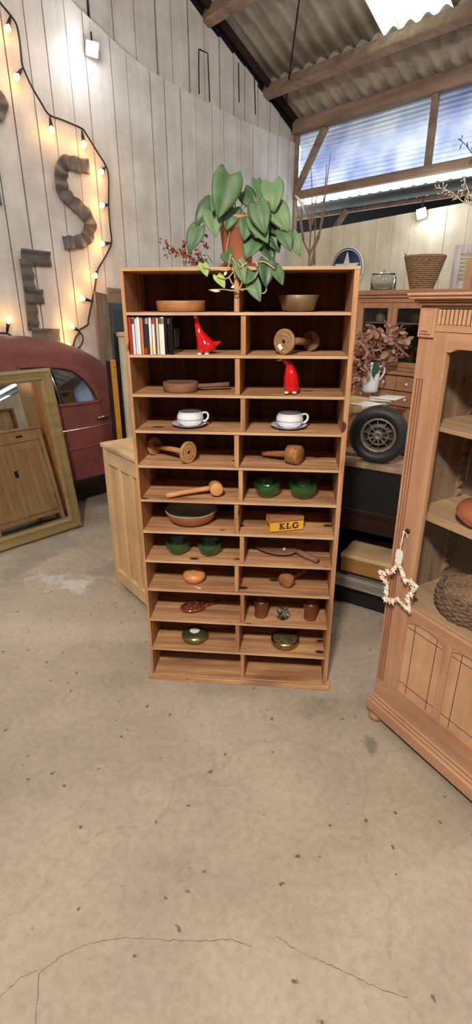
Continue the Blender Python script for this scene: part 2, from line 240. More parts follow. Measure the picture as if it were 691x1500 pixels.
# ------------------------------------------------------------------ mesh builder
class MB:
    def __init__(self): self.v = []; self.f = []; self.mi = []; self.sm = []
    def add(self, vs, fs, mi=0, smooth=False, T=None):
        k = len(self.v)
        for p in vs:
            p = V(p); self.v.append(T @ p if T else p)
        for f in fs: self.f.append([i + k for i in f]); self.mi.append(mi); self.sm.append(smooth)
        return self
    def box(self, a, b, mi=0, T=None, c=0.0):
        x0, y0, z0 = [min(a[i], b[i]) for i in range(3)]; x1, y1, z1 = [max(a[i], b[i]) for i in range(3)]
        c = min(c, (x1-x0)*.4, (y1-y0)*.4, (z1-z0)*.4)
        if c <= 0:
            vs = [(x0,y0,z0),(x1,y0,z0),(x1,y1,z0),(x0,y1,z0),(x0,y0,z1),(x1,y0,z1),(x1,y1,z1),(x0,y1,z1)]
            return self.add(vs, [(3,2,1,0),(4,5,6,7),(0,1,5,4),(1,2,6,5),(2,3,7,6),(3,0,4,7)], mi, False, T)
        bm = bmesh.new(); bmesh.ops.create_cube(bm, size=1)
        for q in bm.verts: q.co = V(((x0+x1)/2 + q.co.x*(x1-x0), (y0+y1)/2 + q.co.y*(y1-y0), (z0+z1)/2 + q.co.z*(z1-z0)))
        bmesh.ops.bevel(bm, geom=bm.edges[:], offset=c, segments=1, affect='EDGES', profile=.5)
        bm.verts.ensure_lookup_table(); bm.verts.index_update()
        self.add([q.co.copy() for q in bm.verts], [[w.index for w in f.verts] for f in bm.faces], mi, False, T); bm.free(); return self
    def prism(self, poly, z0, z1, mi=0, T=None):
        """poly in xy, extruded in z"""
        n = len(poly); a = sum(poly[i][0]*poly[(i+1)%n][1] - poly[(i+1)%n][0]*poly[i][1] for i in range(n))
        if a < 0: poly = poly[::-1]
        vs = [(p[0], p[1], z0) for p in poly] + [(p[0], p[1], z1) for p in poly]
        fs = [list(range(n))[::-1], list(range(n, 2*n))] + [(i, (i+1)%n, n+(i+1)%n, n+i) for i in range(n)]
        return self.add(vs, fs, mi, False, T)
    def lathe(self, prof, n=32, mi=0, T=None, smooth=True, sy=1.0):
        """prof list of (r,z)"""
        vs = []; fs = []; rings = []
        for r, z in prof:
            if r < 1e-6: rings.append([len(vs)]); vs.append((0, 0, z))
            else:
                rings.append(list(range(len(vs), len(vs)+n))); vs += [(r*cos(2*pi*i/n), r*sin(2*pi*i/n)*sy, z) for i in range(n)]
        for A, B in zip(rings[:-1], rings[1:]):
            for i in range(n):
                j = (i+1) % n
                if len(A) == 1 and len(B) == 1: continue
                if len(A) == 1: fs.append((A[0], B[j], B[i]))
                elif len(B) == 1: fs.append((A[i], A[j], B[0]))
                else: fs.append((A[i], A[j], B[j], B[i]))
        return self.add(vs, fs, mi, smooth, T)
    def loft(self, pts, rad, n=16, mi=0, T=None, up=V((0, 0, 1)), cap=True, smooth=True, spline=0):
        """tube along pts; rad = list of r or (ra, rb)"""
        pts = [V(p) for p in pts]
        rad = [(r, r) if not isinstance(r, (tuple, list)) else tuple(r) for r in (rad if isinstance(rad, (list,)) else [rad]*len(pts))]
        if spline:
            P = []; R = []
            for i in range(len(pts)-1):
                p0, p1, p2, p3 = pts[max(i-1, 0)], pts[i], pts[i+1], pts[min(i+2, len(pts)-1)]
                r0, r1, r2, r3 = rad[max(i-1, 0)], rad[i], rad[i+1], rad[min(i+2, len(pts)-1)]
                for k in range(spline):
                    t = k/spline
                    h = lambda a, b, c, d: .5*((2*b) + (-a+c)*t + (2*a-5*b+4*c-d)*t*t + (-a+3*b-3*c+d)*t**3)
                    P.append(h(p0, p1, p2, p3)); R.append(tuple(max(1e-5, h(r0[q], r1[q], r2[q], r3[q])) for q in (0, 1)))
            P.append(pts[-1]); R.append(rad[-1]); pts, rad = P, R
        vs = []; fs = []
        m = len(pts); prev = None
        for i, p in enumerate(pts):
            t = (pts[min(i+1, m-1)] - pts[max(i-1, 0)])
            if t.length < 1e-9: t = V((0, 0, 1))
            t.normalize()
            a = prev if prev is not None else (up.cross(t) if up.cross(t).length > 1e-3 else V((1, 0, 0)).cross(t))
            a = (a - t*a.dot(t)).normalized(); bb = t.cross(a); prev = a
            ra, rb = rad[i]
            vs += [p + a*(ra*cos(2*pi*k/n)) + bb*(rb*sin(2*pi*k/n)) for k in range(n)]
        for i in range(m-1):
            for k in range(n):
                j = (k+1) % n; fs.append((i*n+k, i*n+j, (i+1)*n+j, (i+1)*n+k))
        if cap: fs.append(list(range(n))[::-1]); fs.append(list(range((m-1)*n, m*n)))
        return self.add(vs, fs, mi, smooth, T)
    def grid(self, fn, nu, nv, mi=0, smooth=True, T=None, keep=None):
        vs = [fn(i/nu, j/nv) for j in range(nv+1) for i in range(nu+1)]; fs = []
        for j in range(nv):
            for i in range(nu):
                if keep and not keep((i+.5)/nu, (j+.5)/nv): continue
                a = j*(nu+1)+i; fs.append((a, a+1, a+nu+2, a+nu+1))
        return self.add(vs, fs, mi, smooth, T)
    def sphere(self, c, r, n=14, mi=0, T=None):
        if not isinstance(r, (tuple, list)): r = (r, r, r)
        TT = Matrix.Translation(V(c)) @ Matrix.Diagonal((r[0], r[1], r[2], 1))
        if T: TT = T @ TT
        return self.lathe([(sin(pi*i/n), -cos(pi*i/n)) for i in range(n+1)], n*2, mi, TT)
    def build(self, name, mats, parent=None, solid=0, bev=0, sub=0, loc=None, rotz=0):
        me = bpy.data.meshes.new(name); me.from_pydata([tuple(p) for p in self.v], [], self.f)
        if not isinstance(mats, (list, tuple)): mats = [mats]
        for q in mats: me.materials.append(q)
        for p, i, s in zip(me.polygons, self.mi, self.sm): p.material_index = i; p.use_smooth = s
        me.validate(); me.update()
        o = bpy.data.objects.new(name, me); COL.objects.link(o)
        if parent: o.parent = parent
        if loc is not None: o.location = loc; o.rotation_euler = (0, 0, rotz)
        if solid: q = o.modifiers.new('thickness', 'SOLIDIFY'); q.thickness = solid; q.offset = 0
        if bev: q = o.modifiers.new('bevel', 'BEVEL'); q.width = bev; q.segments = 2; q.limit_method = 'ANGLE'
        if sub: q = o.modifiers.new('smooth', 'SUBSURF'); q.levels = sub; q.render_levels = sub
        return o
def tag(o, label, cat, group=None, kind=None):
    o['label'] = label; o['category'] = cat
    if group: o['group'] = group
    if kind: o['kind'] = kind
    return o
def thing(name, label, cat, loc=(0, 0, 0), rotz=0, group=None):
    o = bpy.data.objects.new(name, None); COL.objects.link(o); o.empty_display_size = .05
    o.location = loc; o.rotation_euler = (0, 0, rotz); return tag(o, label, cat, group)
def struct(name, mb, m, **k):
    o = mb.build(name, m, **k); o['kind'] = 'structure'; return o
def copy_tree(o, parent=None):
    c = o.copy(); COL.objects.link(c)
    if parent is not None: c.parent = parent
    for ch in [q for q in bpy.data.objects if q.parent == o]: copy_tree(ch, c)
    return c
def axisT(p, d, roll=0):
    """matrix taking +Z to direction d, at p"""
    d = V(d).normalized(); q = V((0, 0, 1)).rotation_difference(d); return Matrix.Translation(V(p)) @ q.to_matrix().to_4x4() @ Matrix.Rotation(roll, 4, 'Z')

# ------------------------------------------------------------------ walls
dL = azv(48); dR = V((dL.y, -dL.x, 0))            # dL runs along the left wall into the corner, dR along the back wall to the right
C = V((0.776, 7.830, 0))                           # the corner
def WL(s, z, o=0): return C + dL*s + dR*o + V((0, 0, z))       # left wall: s<0 towards us, o = out into the room
def WR(s, z, o=0): return C + dR*s - dL*o + V((0, 0, z))       # back wall
def pL(x, y, o=0):
    q = onplane(x, y, C + dR*o, dR); return ((q - C).dot(dL), q.z, q)
def pR(x, y, o=0):
    q = onplane(x, y, C - dL*o, dL); return ((q - C).dot(dR), q.z, q)
SLOPE = .53
def roofz(s): return 3.70 - s*SLOPE                 # s along dL (negative towards us)

fl = MB(); c = [C + dL*.3 - dR*.3, C + dR*14 + dL*.3, C + dR*14 - dL*13, C - dR*.3 - dL*13]
fl.add([(p.x, p.y, 0) for p in c] + [(p.x, p.y, -.1) for p in c], [(3, 2, 1, 0), (4, 5, 6, 7), (0, 1, 5, 4), (1, 2, 6, 5), (2, 3, 7, 6), (3, 0, 4, 7)])
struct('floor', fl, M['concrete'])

# a hairline crack wandering across the concrete
mb = MB(); R = random.Random(12)
for path in ([(52, 1499), (58, 1425), (88, 1402), (120, 1386), (150, 1378), (190, 1373), (240, 1377), (300, 1378), (340, 1376), (372, 1388)], [(405, 1372), (440, 1395), (480, 1412), (520, 1432), (560, 1450), (600, 1462)], [(0, 1460), (30, 1432), (58, 1420)]):
    P = []
    for (a, b) in zip(path[:-1], path[1:]):
        for k in range(8):
            t = k/8; P.append(atz(a[0] + (b[0]-a[0])*t + R.uniform(-1.2, 1.2), a[1] + (b[1]-a[1])*t + R.uniform(-1.2, 1.2), 0))
    for (a, b) in zip(P[:-1], P[1:]):
        d = (b - a).normalized(); n = V((-d.y, d.x, 0))*R.uniform(.0004, .0011); e = d*.0006; u = V((0, 0, .0003))
        mb.add([a - n - e + u, b - n + e + u, b + n + e + u, a + n - e + u], [(0, 1, 2, 3)])
struct('floor_crack', mb, mat('crack_grime', (112, 98, 82), .9))

# left wall, lower boards following the sagging line, upper boards set back
curve = [(-12, 4.9), (-4.0, 4.55), (-3.6, 4.4), (-2.96, 4.03), (-2.31, 3.745), (-1.6, 3.63), (-1.1, 3.557), (-.1, 3.47), (.2, 3.46)]
def curvez(s):
    for (a, za), (b, zb) in zip(curve[:-1], curve[1:]):
        if s <= b: return za + (zb - za)*(s - a)/(b - a)
    return curve[-1][1]
def plank_poly(mb, fn, s0, s1, z0, za, zb, o0, o1, mi=0):
    a = [fn(s0, z0, o0), fn(s1, z0, o0), fn(s1, zb, o0), fn(s0, za, o0), fn(s0, z0, o1), fn(s1, z0, o1), fn(s1, zb, o1), fn(s0, za, o1)]
    mb.add(a, [(0, 1, 2, 3), (7, 6, 5, 4), (0, 4, 5, 1), (1, 5, 6, 2), (2, 6, 7, 3), (3, 7, 4, 0)], mi)
wl = MB(); R = random.Random(3)
s = -12.5
while s < 0:
    w = R.choice([.17, .2, .2, .23, .26]); e = min(s + w, 0.02); g = R.choice([.006, .008, .011])
    plank_poly(wl, WL, s + g, e, 0, curvez(s), curvez(e), -.022 + R.uniform(0, .006), 0.0 + R.uniform(-.003, .003))
    s = e
s = -12.5; R = random.Random(5)
while s < 0:
    w = R.choice([.17, .19, .21, .24]); e = min(s + w, 0.02); g = R.choice([.008, .011, .018]); j = R.uniform(.02, .12)
    plank_poly(wl, WL, s + g, e, 3.2, roofz(s) - j - .05, roofz(e) - j - .05, -.055, -.03, 1)
    s = e
plank_poly(wl, WL, -12.5, .05, 0, roofz(-12.5) + .4, roofz(.05) + .3, -.12, -.07, 2)
struct('wall_left', wl, [M['plank_white'], M['plank_white_up'], M['void']])
# plank of another length let into the upper boards
# back wall: cream boards up to the opening
wr = MB(); s = 0.0; R = random.Random(8)
while s < 13.5:
    w = R.choice([.2, .22, .235]); e = s + w; zt = lambda q: 2.437 + .041*min(q, 3.2)
    plank_poly(wr, WR, s + .004, e, 0, zt(s), zt(e), -.03, R.uniform(-.003, .003)); s = e
plank_poly(wr, WR, 0, 13.5, 0, 2.40, 2.50, -.06, -.035, 1)
struct('wall_back', wr, [M['plank_cream'], M['void']])
# timbers of the clerestory (trim)
def beamR(s0, s1, z0, z1, o0, o1, name):
    mb = MB(); mb.box((0, 0, 0), (s1 - s0, o1 - o0, z1 - z0), c=.008)
    p = WR(s0, z0, o1); o = mb.build(name, M['beam'], loc=p, rotz=atan2(dR.y, dR.x)); o['kind'] = 'structure'; return o
beamR(-.02, 13.5, 3.55, 3.70, -.06, .06, 'trim_1')       # eaves plate
beamR(-.02, 13.5, 2.84, 2.93, -.06, .03, 'trim_2')        # sill rail
def strutR(a, b, w, name, o0=-.05, o1=.02):
    A = WR(a[0], a[1], (o0 + o1)/2); B = WR(b[0], b[1], (o0 + o1)/2); d = B - A
    mb = MB(); mb.box((-w/2, -(o1 - o0)/2, 0), (w/2, (o1 - o0)/2, d.length), c=.004)
    z = d.normalized(); y = -dL; x = y.cross(z).normalized()
    Mx = Matrix((x, y, z)).transposed().to_4x4(); Mx.translation = A
    mb.v = [Mx @ p for p in mb.v]
    struct(name, mb, M['beam'])
strutR((.02, 2.93), (.46, 3.55), .07, 'trim_3')
for k, sm in enumerate((1.885, 3.75, 5.6, 7.5, 9.4, 11.3)): strutR((sm, 2.90), (sm, 3.56), .06, 'trim_%d' % (4 + k))
strutR((0.0, 2.44), (0.0, 3.6), .05, 'trim_12')
# translucent corrugated sheet filling the clerestory
ws = MB()
def sheet(u, v):
    s_ = 13.4*u; z = 2.9 + .68*v; return WR(s_, z, -.09 + .010*sin(2*pi*z/.045))
ws.grid(sheet, 8, 120); struct('window_1', ws, M['sheet'], solid=.003)
# yard behind the opening: neighbour's eaves with gutter, darkness below as a near-black sheet
def outside(name, mb, m): return struct(name, mb, m)
g = MB(); g.loft([WR(-3, 2.755, -.30), WR(13.5, 2.79, -.30)], .058, 14); outside('trim_13', g, M['gutter'])
g = MB(); g.grid(lambda u, v: WR(-3 + 16.5*u, 2.815 + .035*u + .018*sin(2*pi*16.5*u/.15) + v*.05, -.34 - v*.9), 900, 1); outside('trim_14', g, M['green_paint'])
g = MB()
for a, b in (((.20, 2.20), (.62, 2.70)), ((2.9, 2.3), (3.3, 2.62)), ((6, 2.3), (6.4, 2.62))):
    A = WR(a[0], a[1], -.34); B = WR(b[0], b[1], -.34); d = (B - A)
    g.loft([A, B], (.05), 4)
g.box((0, 0, 0), (16.4, .06, .05), T=Matrix.Translation(WR(-3, 2.665, -.36)) @ Matrix.Rotation(atan2(dR.y, dR.x), 4, 'Z'))
outside('trim_15', g, M['grey_wood'])
g = MB(); plank_poly(g, WR, -4, 13.5, 1.8, 2.86, 2.90, -1.3, -1.25); outside('yard_dark_sheet', g, M['void'])
# roof
RT = C + V((0, 0, 3.72))
def RP(a, b, up=0): return C + dR*a - dL*b + V((0, 0, 3.745 + SLOPE*b + up))    # a along the eaves, b horizontally up the slope
nroof = V((dL.x*SLOPE, dL.y*SLOPE, 1)).normalized()
def pRoof(x, y, drop=0):
    q = onplane(x, y, RP(0, 0, -drop), nroof); q0 = q - C; return (q0.dot(dR), -q0.dot(dL))
def corrug(a0, a1, b0, b1, up=0):
    mb = MB(); n = int((a1 - a0)/.177*12)
    def fn(u, v):
        a = a0 + (a1 - a0)*u; return RP(a, b0 + (b1 - b0)*v, up + .026*sin(2*pi*a/.177))
    mb.grid(fn, n, 1); return mb
sk0 = pRoof(556, 48)[0]; sk1 = pRoof(662, 8)[0]; bP2 = pRoof(540, 78, .09)[1]
struct('ceiling', corrug(-.25, 13.5, -.5, bP2 + .02), M['roof'], solid=.008)
up_ = MB()
for (a0, a1) in ((-.25, sk0), (sk1, 13.5)):
    q = corrug(a0, a1, bP2 - .06, bP2 + 2.4, .028); up_.add(q.v, q.f, 0, True)
q = corrug(-.25, 13.5, bP2 + 2.3, 8.0, .05); up_.add(q.v, q.f, 0, True)
q2 = MB(); q2.add([RP(-.3, 8), RP(13.5, 8), RP(13.5, 8) - dL*5.5 - V((0, 0, 2.9)), RP(-.3, 8) - dL*5.5 - V((0, 0, 2.9))], [(0, 1, 2, 3)]); up_.add(q2.v, q2.f, 0)
struct('ceiling_upper', up_, M['roof'], solid=.008)
struct('window_2', corrug(sk0 - .02, sk1 + .02, bP2 - .05, bP2 + 2.4, .034), M['skysheet'], solid=.004)
def purlin(b, a0, a1, w, h, name, drop=.03):
    mb = MB(); mb.box((0, -w/2, -h), (a1 - a0, w/2, 0), c=.01)
    x = dR; y = V((-dL.x, -dL.y, SLOPE)).normalized(); z = x.cross(y)
    if z.z < 0: z = -z; y = -y
    Mx = Matrix((x, y, z)).transposed().to_4x4(); Mx.translation = RP(a0, b, -drop)
    mb.v = [Mx @ p for p in mb.v]; return struct(name, mb, M['beam'])
print('purlins', bP2, pRoof(330, 10, .09), sk0, sk1)
purlin(bP2, -.2, 13.4, .09, .15, 'trim_16')
purlin(pRoof(300, 30, .09)[1], -.25, 13.4, .10, .17, 'trim_17')
purlin(pRoof(300, 30, .09)[1] + 1.6, -.05, 13.4, .10, .17, 'trim_18')
purlin(pRoof(300, 30, .09)[1] + 3.2, -.05, 13.4, .10, .17, 'trim_19')
# verge board of the roof on the left wall
g = MB()
g.add([RP(-.01, -.1, -.02), RP(-.01, 8, -.02), RP(-.01, 8, -.10), RP(-.01, -.1, -.10), RP(.03, -.1, -.02), RP(.03, 8, -.02), RP(.03, 8, -.10), RP(.03, -.1, -.10)],
      [(0, 1, 2, 3), (7, 6, 5, 4), (0, 4, 5, 1), (1, 5, 6, 2), (2, 6, 7, 3), (3, 7, 4, 0)])
struct('trim_20', g, M['dkbrown'])
# thin iron tie rod
a = pRoof(438, 0, .2); b = pRoof(416, 168, .06)
g = MB(); g.loft([RP(a[0], a[1], -.2), RP(b[0], b[1], -.06)], .009, 8); struct('trim_21', g, M['iron'])
# far sides of the shed (behind and right of the photographer)
g = MB(); p0 = C - dL*13; p1 = p0 + dR*13.5; p2 = C + dR*13.5
for a, b in ((p0, p1), (p1, p2)):
    g.add([a, b, b + V((0, 0, 8)), a + V((0, 0, 8))], [(0, 1, 2, 3)])
struct('wall_front', g, M['plank_white'])

g = MB()
for P in ([(291, 72), (304, 78), (305.5, 110), (307, 149)], [(291, 72), (291, 105), (291.5, 138)], [(349, 92), (350, 150)], [(372, 105), (374, 168)], [(128, 0), (131, 60), (135, 84)]):
    o_ = -.012 if P[0][0] == 128 else -.028
    g.loft([pL(a, b, o_)[2] for a, b in P], .007, 6)
struct('trim_22', g, M['void'])
# ------------------------------------------------------------------ bookcase
BX, BY, BR = -.388, 1.892, -.0958
RZ = [1.705, 1.566, 1.426, 1.288, 1.154, 1.018, .878, .742, .608, .471, .319, .166, .026]   # [0] top board; [i] shelf i, [12] floor board
BW, BD = .793, .27
bxd = V((cos(BR), sin(BR), 0)); byd = V((-sin(BR), cos(BR), 0))
def BP(x, y, z): return V((BX, BY, 0)) + bxd*x + byd*y + V((0, 0, z))
def lx(pxx, y, z):
    a, b = -.2, 1.2
    for _ in range(40):
        m_ = (a+b)/2
        if px(BP(m_, y, z))[0] < pxx: a = m_
        else: b = m_
    return (a+b)/2
bc = thing('bookcase', 'tall pine pigeonhole bookcase with two columns of twelve open compartments', 'bookcase', (BX, BY, 0), BR)
tl, tr_ = .012, .018
for a, b in ((0, tl), (BW - tr_, BW)):
    mb = MB(); mb.box((a, 0, .022), (b, BD, RZ[0] - .0102), c=.001); mb.build('side_panel', M['case_z'], bc)
mb = MB(); mb.box((-.001, -.002, RZ[0] - .010), (BW + .001, .0, RZ[0]), 1).box((-.001, 0, RZ[0] - .010), (BW + .001, BD, RZ[0])); mb.build('top_board', [M['case_x'], M['case_edge_lit']], bc)
mb = MB(); x = tl
while x < BW - tr_:
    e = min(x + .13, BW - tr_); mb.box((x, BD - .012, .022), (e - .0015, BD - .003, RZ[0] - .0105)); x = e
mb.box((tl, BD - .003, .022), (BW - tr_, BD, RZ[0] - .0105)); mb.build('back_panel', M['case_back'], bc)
mb = MB(); mb.box((-.012, -.014, 0), (BW + .012, BD, .022), c=.003); mb.build('plinth', M['case_x'], bc)
for i in range(1, 13):
    mb = MB(); z = RZ[i]; th_ = .009 if i < 12 else .004
    n = 24
    def wob(u, k): return .0018*noise.noise(V((u*6, k*3.1, i*1.7)))
    # front edge slightly uneven, in two boards
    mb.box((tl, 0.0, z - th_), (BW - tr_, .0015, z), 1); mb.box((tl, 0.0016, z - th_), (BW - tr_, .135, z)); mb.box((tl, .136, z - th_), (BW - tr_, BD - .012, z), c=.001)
    mb.build('shelf', [M['case_x'], M['case_edge_lit']], bc)
divpx = [346.3, 356, 347.3, 355.4, 346, 352.2, 346, 354, 346.3, 354.5, 347.3, 354.7]
for i in range(12):
    zt = RZ[i] - .0085; zb = RZ[i+1]; xc = lx(divpx[i], 0, (zt + zb)/2)
    mb = MB(); mb.box((xc - .0085, .004, zb + .0003), (xc + .0085, BD - .0125, zt - .0015), c=.0015); mb.build('divider', M['case_z'], bc)
# nail heads / iron dots on the left side of row 3
mb = MB()
def at_row(pxx, row, y): return BP(lx(pxx, y, RZ[row]), y, RZ[row] + .0004)
def sc(row, y): return F/((BY + y)*cos(TH) + (H - RZ[row])*sin(TH))      # px per metre

# --- round dish row 1 left
def item(name, label, cat, pxx, row, y, rot=0, group=None): return thing(name, label, cat, at_row(pxx, row, y), BR + rot, group)
o = item('wooden_dish', 'shallow round turned wooden dish with straight sides, top left compartment of the bookcase', 'dish', 265.5, 1, .11)
MB().lathe([(0, .0), (.080, 0), (.085, .004), (.088, .034), (.086, .037), (.082, .036), (.079, .010), (0, .009)], 48).build('body', M['bowl_wood'], o)
o = item('brass_bowl', 'dull brass singing bowl with flared sides, top right compartment of the bookcase', 'bowl', 436, 1, .10)
MB().lathe([(0, 0), (.045, 0), (.055, .006), (.0715, .052), (.070, .054), (.068, .052), (.052, .010), (0, .006)], 48).build('body', M['brass'], o)

# --- CDs
cds = [('red', (176, 50, 44), None, 'red CD case against the left side of the bookcase'),
       ('white', (216, 214, 214), (60, 56, 62), 'white CD case with a dark block at the top of its spine'),
       ('pale', (196, 208, 220), None, 'pale blue white CD case near the left of the row'),
       ('white', (224, 220, 212), None, 'plain warm white CD case just left of the orange one'),
       ('orange', (196, 120, 84), None, 'orange brown CD case in the row on the second shelf'),
       ('navy', (52, 44, 62), (60, 50, 66), 'dark violet CD case with a red foot to its spine'),
       ('grey', (46, 48, 60), (150, 154, 164), 'charcoal CD case with pale lettering blocks on its spine'),
       ('white', (220, 218, 216), None, 'white CD case with a yellow foot to its spine'),
       ('white', (224, 222, 218), (176, 56, 60), 'white CD case with a red block at the top of its spine'),
       ('brown', (120, 92, 78), None, 'thin brown CD case right of the red topped one'),
       ('cream', (206, 190, 166), None, 'cream CD case in the right half of the row'),
       ('white', (226, 222, 214), (96, 80, 74), 'white CD case with a grey brown top block'),
       ('white', (232, 230, 224), (120, 108, 98), 'last white CD case before the black cases'),
       ('black', (26, 20, 22), None, 'black CD case beside the last white spine'),
       ('black', (22, 16, 18), (70, 64, 66), 'black CD case with a grey label on its spine'),
       ('black', (18, 14, 16), None, 'black CD case with a pictured front, right end of the row')]
xs = tl + .0012
for i, (nm, cc, topc, lab) in enumerate(cds):
    w = .0095 if nm != 'brown' else .0055
    if nm == 'cream': w = .008
    if i == 15: w = .0105
    hh = .1245 - (.0006 if i % 3 else 0)
    y0 = .010 + .004*((i*7) % 3)
    o = thing('cd_case', lab + ', second shelf', 'CD', BP(xs + w/2, y0, RZ[2] + .0003), BR, 'CDs standing in a row on the second shelf')
    mb = MB(); mb.box((-w/2 + .0004, 0, 0), (w/2 - .0004, .14, hh), c=.0008); mb.build('case', [mat('cd_case_%d' % i, cc, .22, 0, .04, spec=.6)], o)
    if topc: mb = MB(); mb.box((-w/2 + .0008, -.0006, hh*.82), (w/2 - .0008, .0002, hh*.97)); mb.build('spine_label', mat('cd_label_%d' % i, topc, .4), o)
    if i in (5, 7): mb = MB(); mb.box((-w/2 + .0008, -.0006, hh*.03), (w/2 - .0008, .0002, hh*(.17 if i == 5 else .32))); mb.build('spine_label', mat('cd_foot_%d' % i, (180, 52, 50) if i == 5 else (222, 196, 110), .4), o)
    if i == 15:
        mb = MB(); mb.box((w/2 - .0004, .03, .02), (w/2 + .0002, .115, .085)); mb.build('cover_picture', mat('cd_picture', (92, 88, 88), .3, 0, .7, 60), o)
    xs += w + .0006
# --- goose and penguin, lathed slice by slice
def slices(o, sl, y, n=24, ratio=.85, maxd=.03):
    """sl: (ypx, xl, xr) rows of the silhouette -> elliptical rings around the figure"""
    op = V(o.location); rot = Matrix.Rotation(-o.rotation_euler.z, 3, 'Z'); vs = []; m = 0
    Q = []
    for i in range(len(sl) - 1):
        p = [V(sl[max(i-1, 0)]), V(sl[i]), V(sl[i+1]), V(sl[min(i+2, len(sl)-1)])]
        for k in range(4):
            t = k/4; Q.append(.5*((2*p[1]) + (-p[0]+p[2])*t + (2*p[0]-5*p[1]+4*p[2]-p[3])*t*t + (-p[0]+3*p[1]-3*p[2]+p[3])*t**3))
    Q.append(V(sl[-1]))
    for (yp, xl, xr) in Q:
        A = onplane(xl, yp, BP(0, y, 0), byd) - op; B = onplane(xr, yp, BP(0, y, 0), byd) - op; c_ = rot @ ((A + B)/2); h = (B - A).length/2; d = min(h*ratio, maxd)
        for k in range(n): a_ = 2*pi*k/n; vs.append(V((c_.x + h*cos(a_), c_.y + d*sin(a_), max(c_.z, .003))))
        m += 1
    fs = [(i*n + k, i*n + (k+1) % n, (i+1)*n + (k+1) % n, (i+1)*n + k) for i in range(m-1) for k in range(n)] + [list(range(n))[::-1], list(range((m-1)*n, m*n))]
    return MB().add(vs, [f[::-1] for f in fs], 0, True)
o = item('ceramic_goose', 'glossy red ceramic goose with a long upright neck, on the second shelf', 'ornament', 300, 2, .05)
def og(x, y, d): return Matrix.Rotation(-o.rotation_euler.z, 3, 'Z') @ (onplane(x, y, BP(0, d, 0), byd) - V(o.location))
slices(o, [(462, 285, 289.5), (463.5, 284, 291), (468, 284, 291.7), (474, 284.6, 292.5), (480, 285.3, 294.5), (486, 286, 298.5), (491, 286.8, 303.5), (496, 287.3, 308.5), (500, 287.8, 312.5), (505, 288, 315.5), (510, 288.7, 315.5), (514, 290.5, 311.5), (517, 293.5, 305), (518.2, 297, 302)], .05).build('body', M['red_cer'], o)
MB().loft([og(309, 505, .05), og(317, 503, .05), (og(323.5, 500.2, .05))], [(.013, .014), (.007, .008), (.0015, .002)], 14, spline=4).build('tail', M['red_cer'], o)
for x_ in (292, 303): MB().sphere(og(x_, 518.8, .036) + V((0, 0, .001)), (.0085, .013, .004), 8).build('foot', M['cream'], o)
MB().loft([og(286.5, 464, .042), og(285.5, 464, .032), og(285, 464.6, .022)], [.006, .005, .002], 10).build('beak', M['cream'], o)
o = item('ceramic_penguin', 'glossy red ceramic penguin with cream beak and feet, third shelf right', 'ornament', 426, 3, .05)
slices(o, [(523.9, 415.5, 419), (524.6, 413.2, 421.5), (526.5, 412, 424.5), (529.5, 413.5, 427), (533, 416.3, 429), (537, 417.8, 431), (542, 417.2, 433.2), (548, 416, 435.8), (556, 415, 437.2), (565, 415, 437.8), (571, 416, 436.8), (574.5, 418, 434), (576, 421, 431)], .05, ratio=.95, maxd=.028).build('body', M['red_cer'], o)
MB().loft([og(414.5, 526.3, .05), og(410, 527, .05), og(405.3, 528.4, .05)], [.0045, .0035, .0008], 10).build('beak', M['cream'], o)
for x_ in (419.3, 431): MB().sphere(og(x_, 575.6, .032) + V((0, 0, .001)), (.0085, .012, .004), 8).build('foot', M['cream'], o)
# --- bobbins
def bobbin(name, label, A, B, rA, rB, ra, th, m, hole=True, tagw=None):
    """A, B world centres of the two discs"""
    A, B = V(A), V(B); base = V(((A.x + B.x)/2, (A.y + B.y)/2, min(A.z, B.z) - max(rA, rB)))
    o = thing(name, label, 'bobbin', base); d = (B - A).normalized()
    MB().loft([A - base, B - base], [ra, ra], 20).build('spindle', m, o)
    for c_, r_, sgn in ((A, rA, -1), (B, rB, 1)):
        T = axisT(c_ - base, d*sgn)
        mb = MB(); mb.lathe([(0, -th/2), (r_*.95, -th/2), (r_, -th/3), (r_, th/3), (r_*.96, th/2), (r_*.72, th/2), (r_*.70, th/2 - .0012), (r_*.68, th/2), (r_*.42, th/2), (r_*.40, th/2 - .0012), (r_*.38, th/2), (.0065, th/2), (.006, -.003), (0, -.003)], 40, 0, T)
        mb.build('disc', m, o)
        mb = MB(); mb.lathe([(0, th/2 - .004), (.0058, th/2 - .004), (.0058, th/2 + .0004), (0, th/2 + .0004)], 16, 0, T); mb.build('axle_hole', M['black'], o)
    return o
z = RZ[2]; A = BP(lx(416.5, .05, z + .045), .05, z + .0432); B = BP(lx(455, .195, z + .03), .195, z + .0365)
o = bobbin('wooden_bobbin', 'large wooden spool end-on with a white price sticker, second shelf right', B, A, .036, .043, .013, .014, M['old_bobbin'])
T = axisT(A - o.location, (A - B)); MB().box((-.028, -.016, .0072), (-.014, .004, .0078), T=T).build('price_sticker', M['paper'], o)
z = RZ[5]; A = BP(lx(226, .15, z + .035), .15, z + .0375); B = BP(lx(275.5, .045, z + .04), .045, z + .0432)
bobbin('wooden_bobbin', 'wooden spool with two round ends lying across the fifth shelf', A, B, .037, .043, .0105, .012, M['bobbin'])

# --- paddle row 3 left
o = item('butter_paddle', 'round thick wooden paddle with a straight handle, third shelf left', 'paddle', 265, 3, .09)
MB().lathe([(0, 0), (.062, 0), (.066, .004), (.067, .030), (.064, .034), (.058, .031), (0, .030)], 40).build('head', M['dark_paddle'], o)
MB().loft([(.060, .005, .017), (.12, .02, .019), (.180, .030, .022)], [(.012, .009), (.011, .008), (.012, .009)], 12).build('handle', M['dark_paddle'], o)
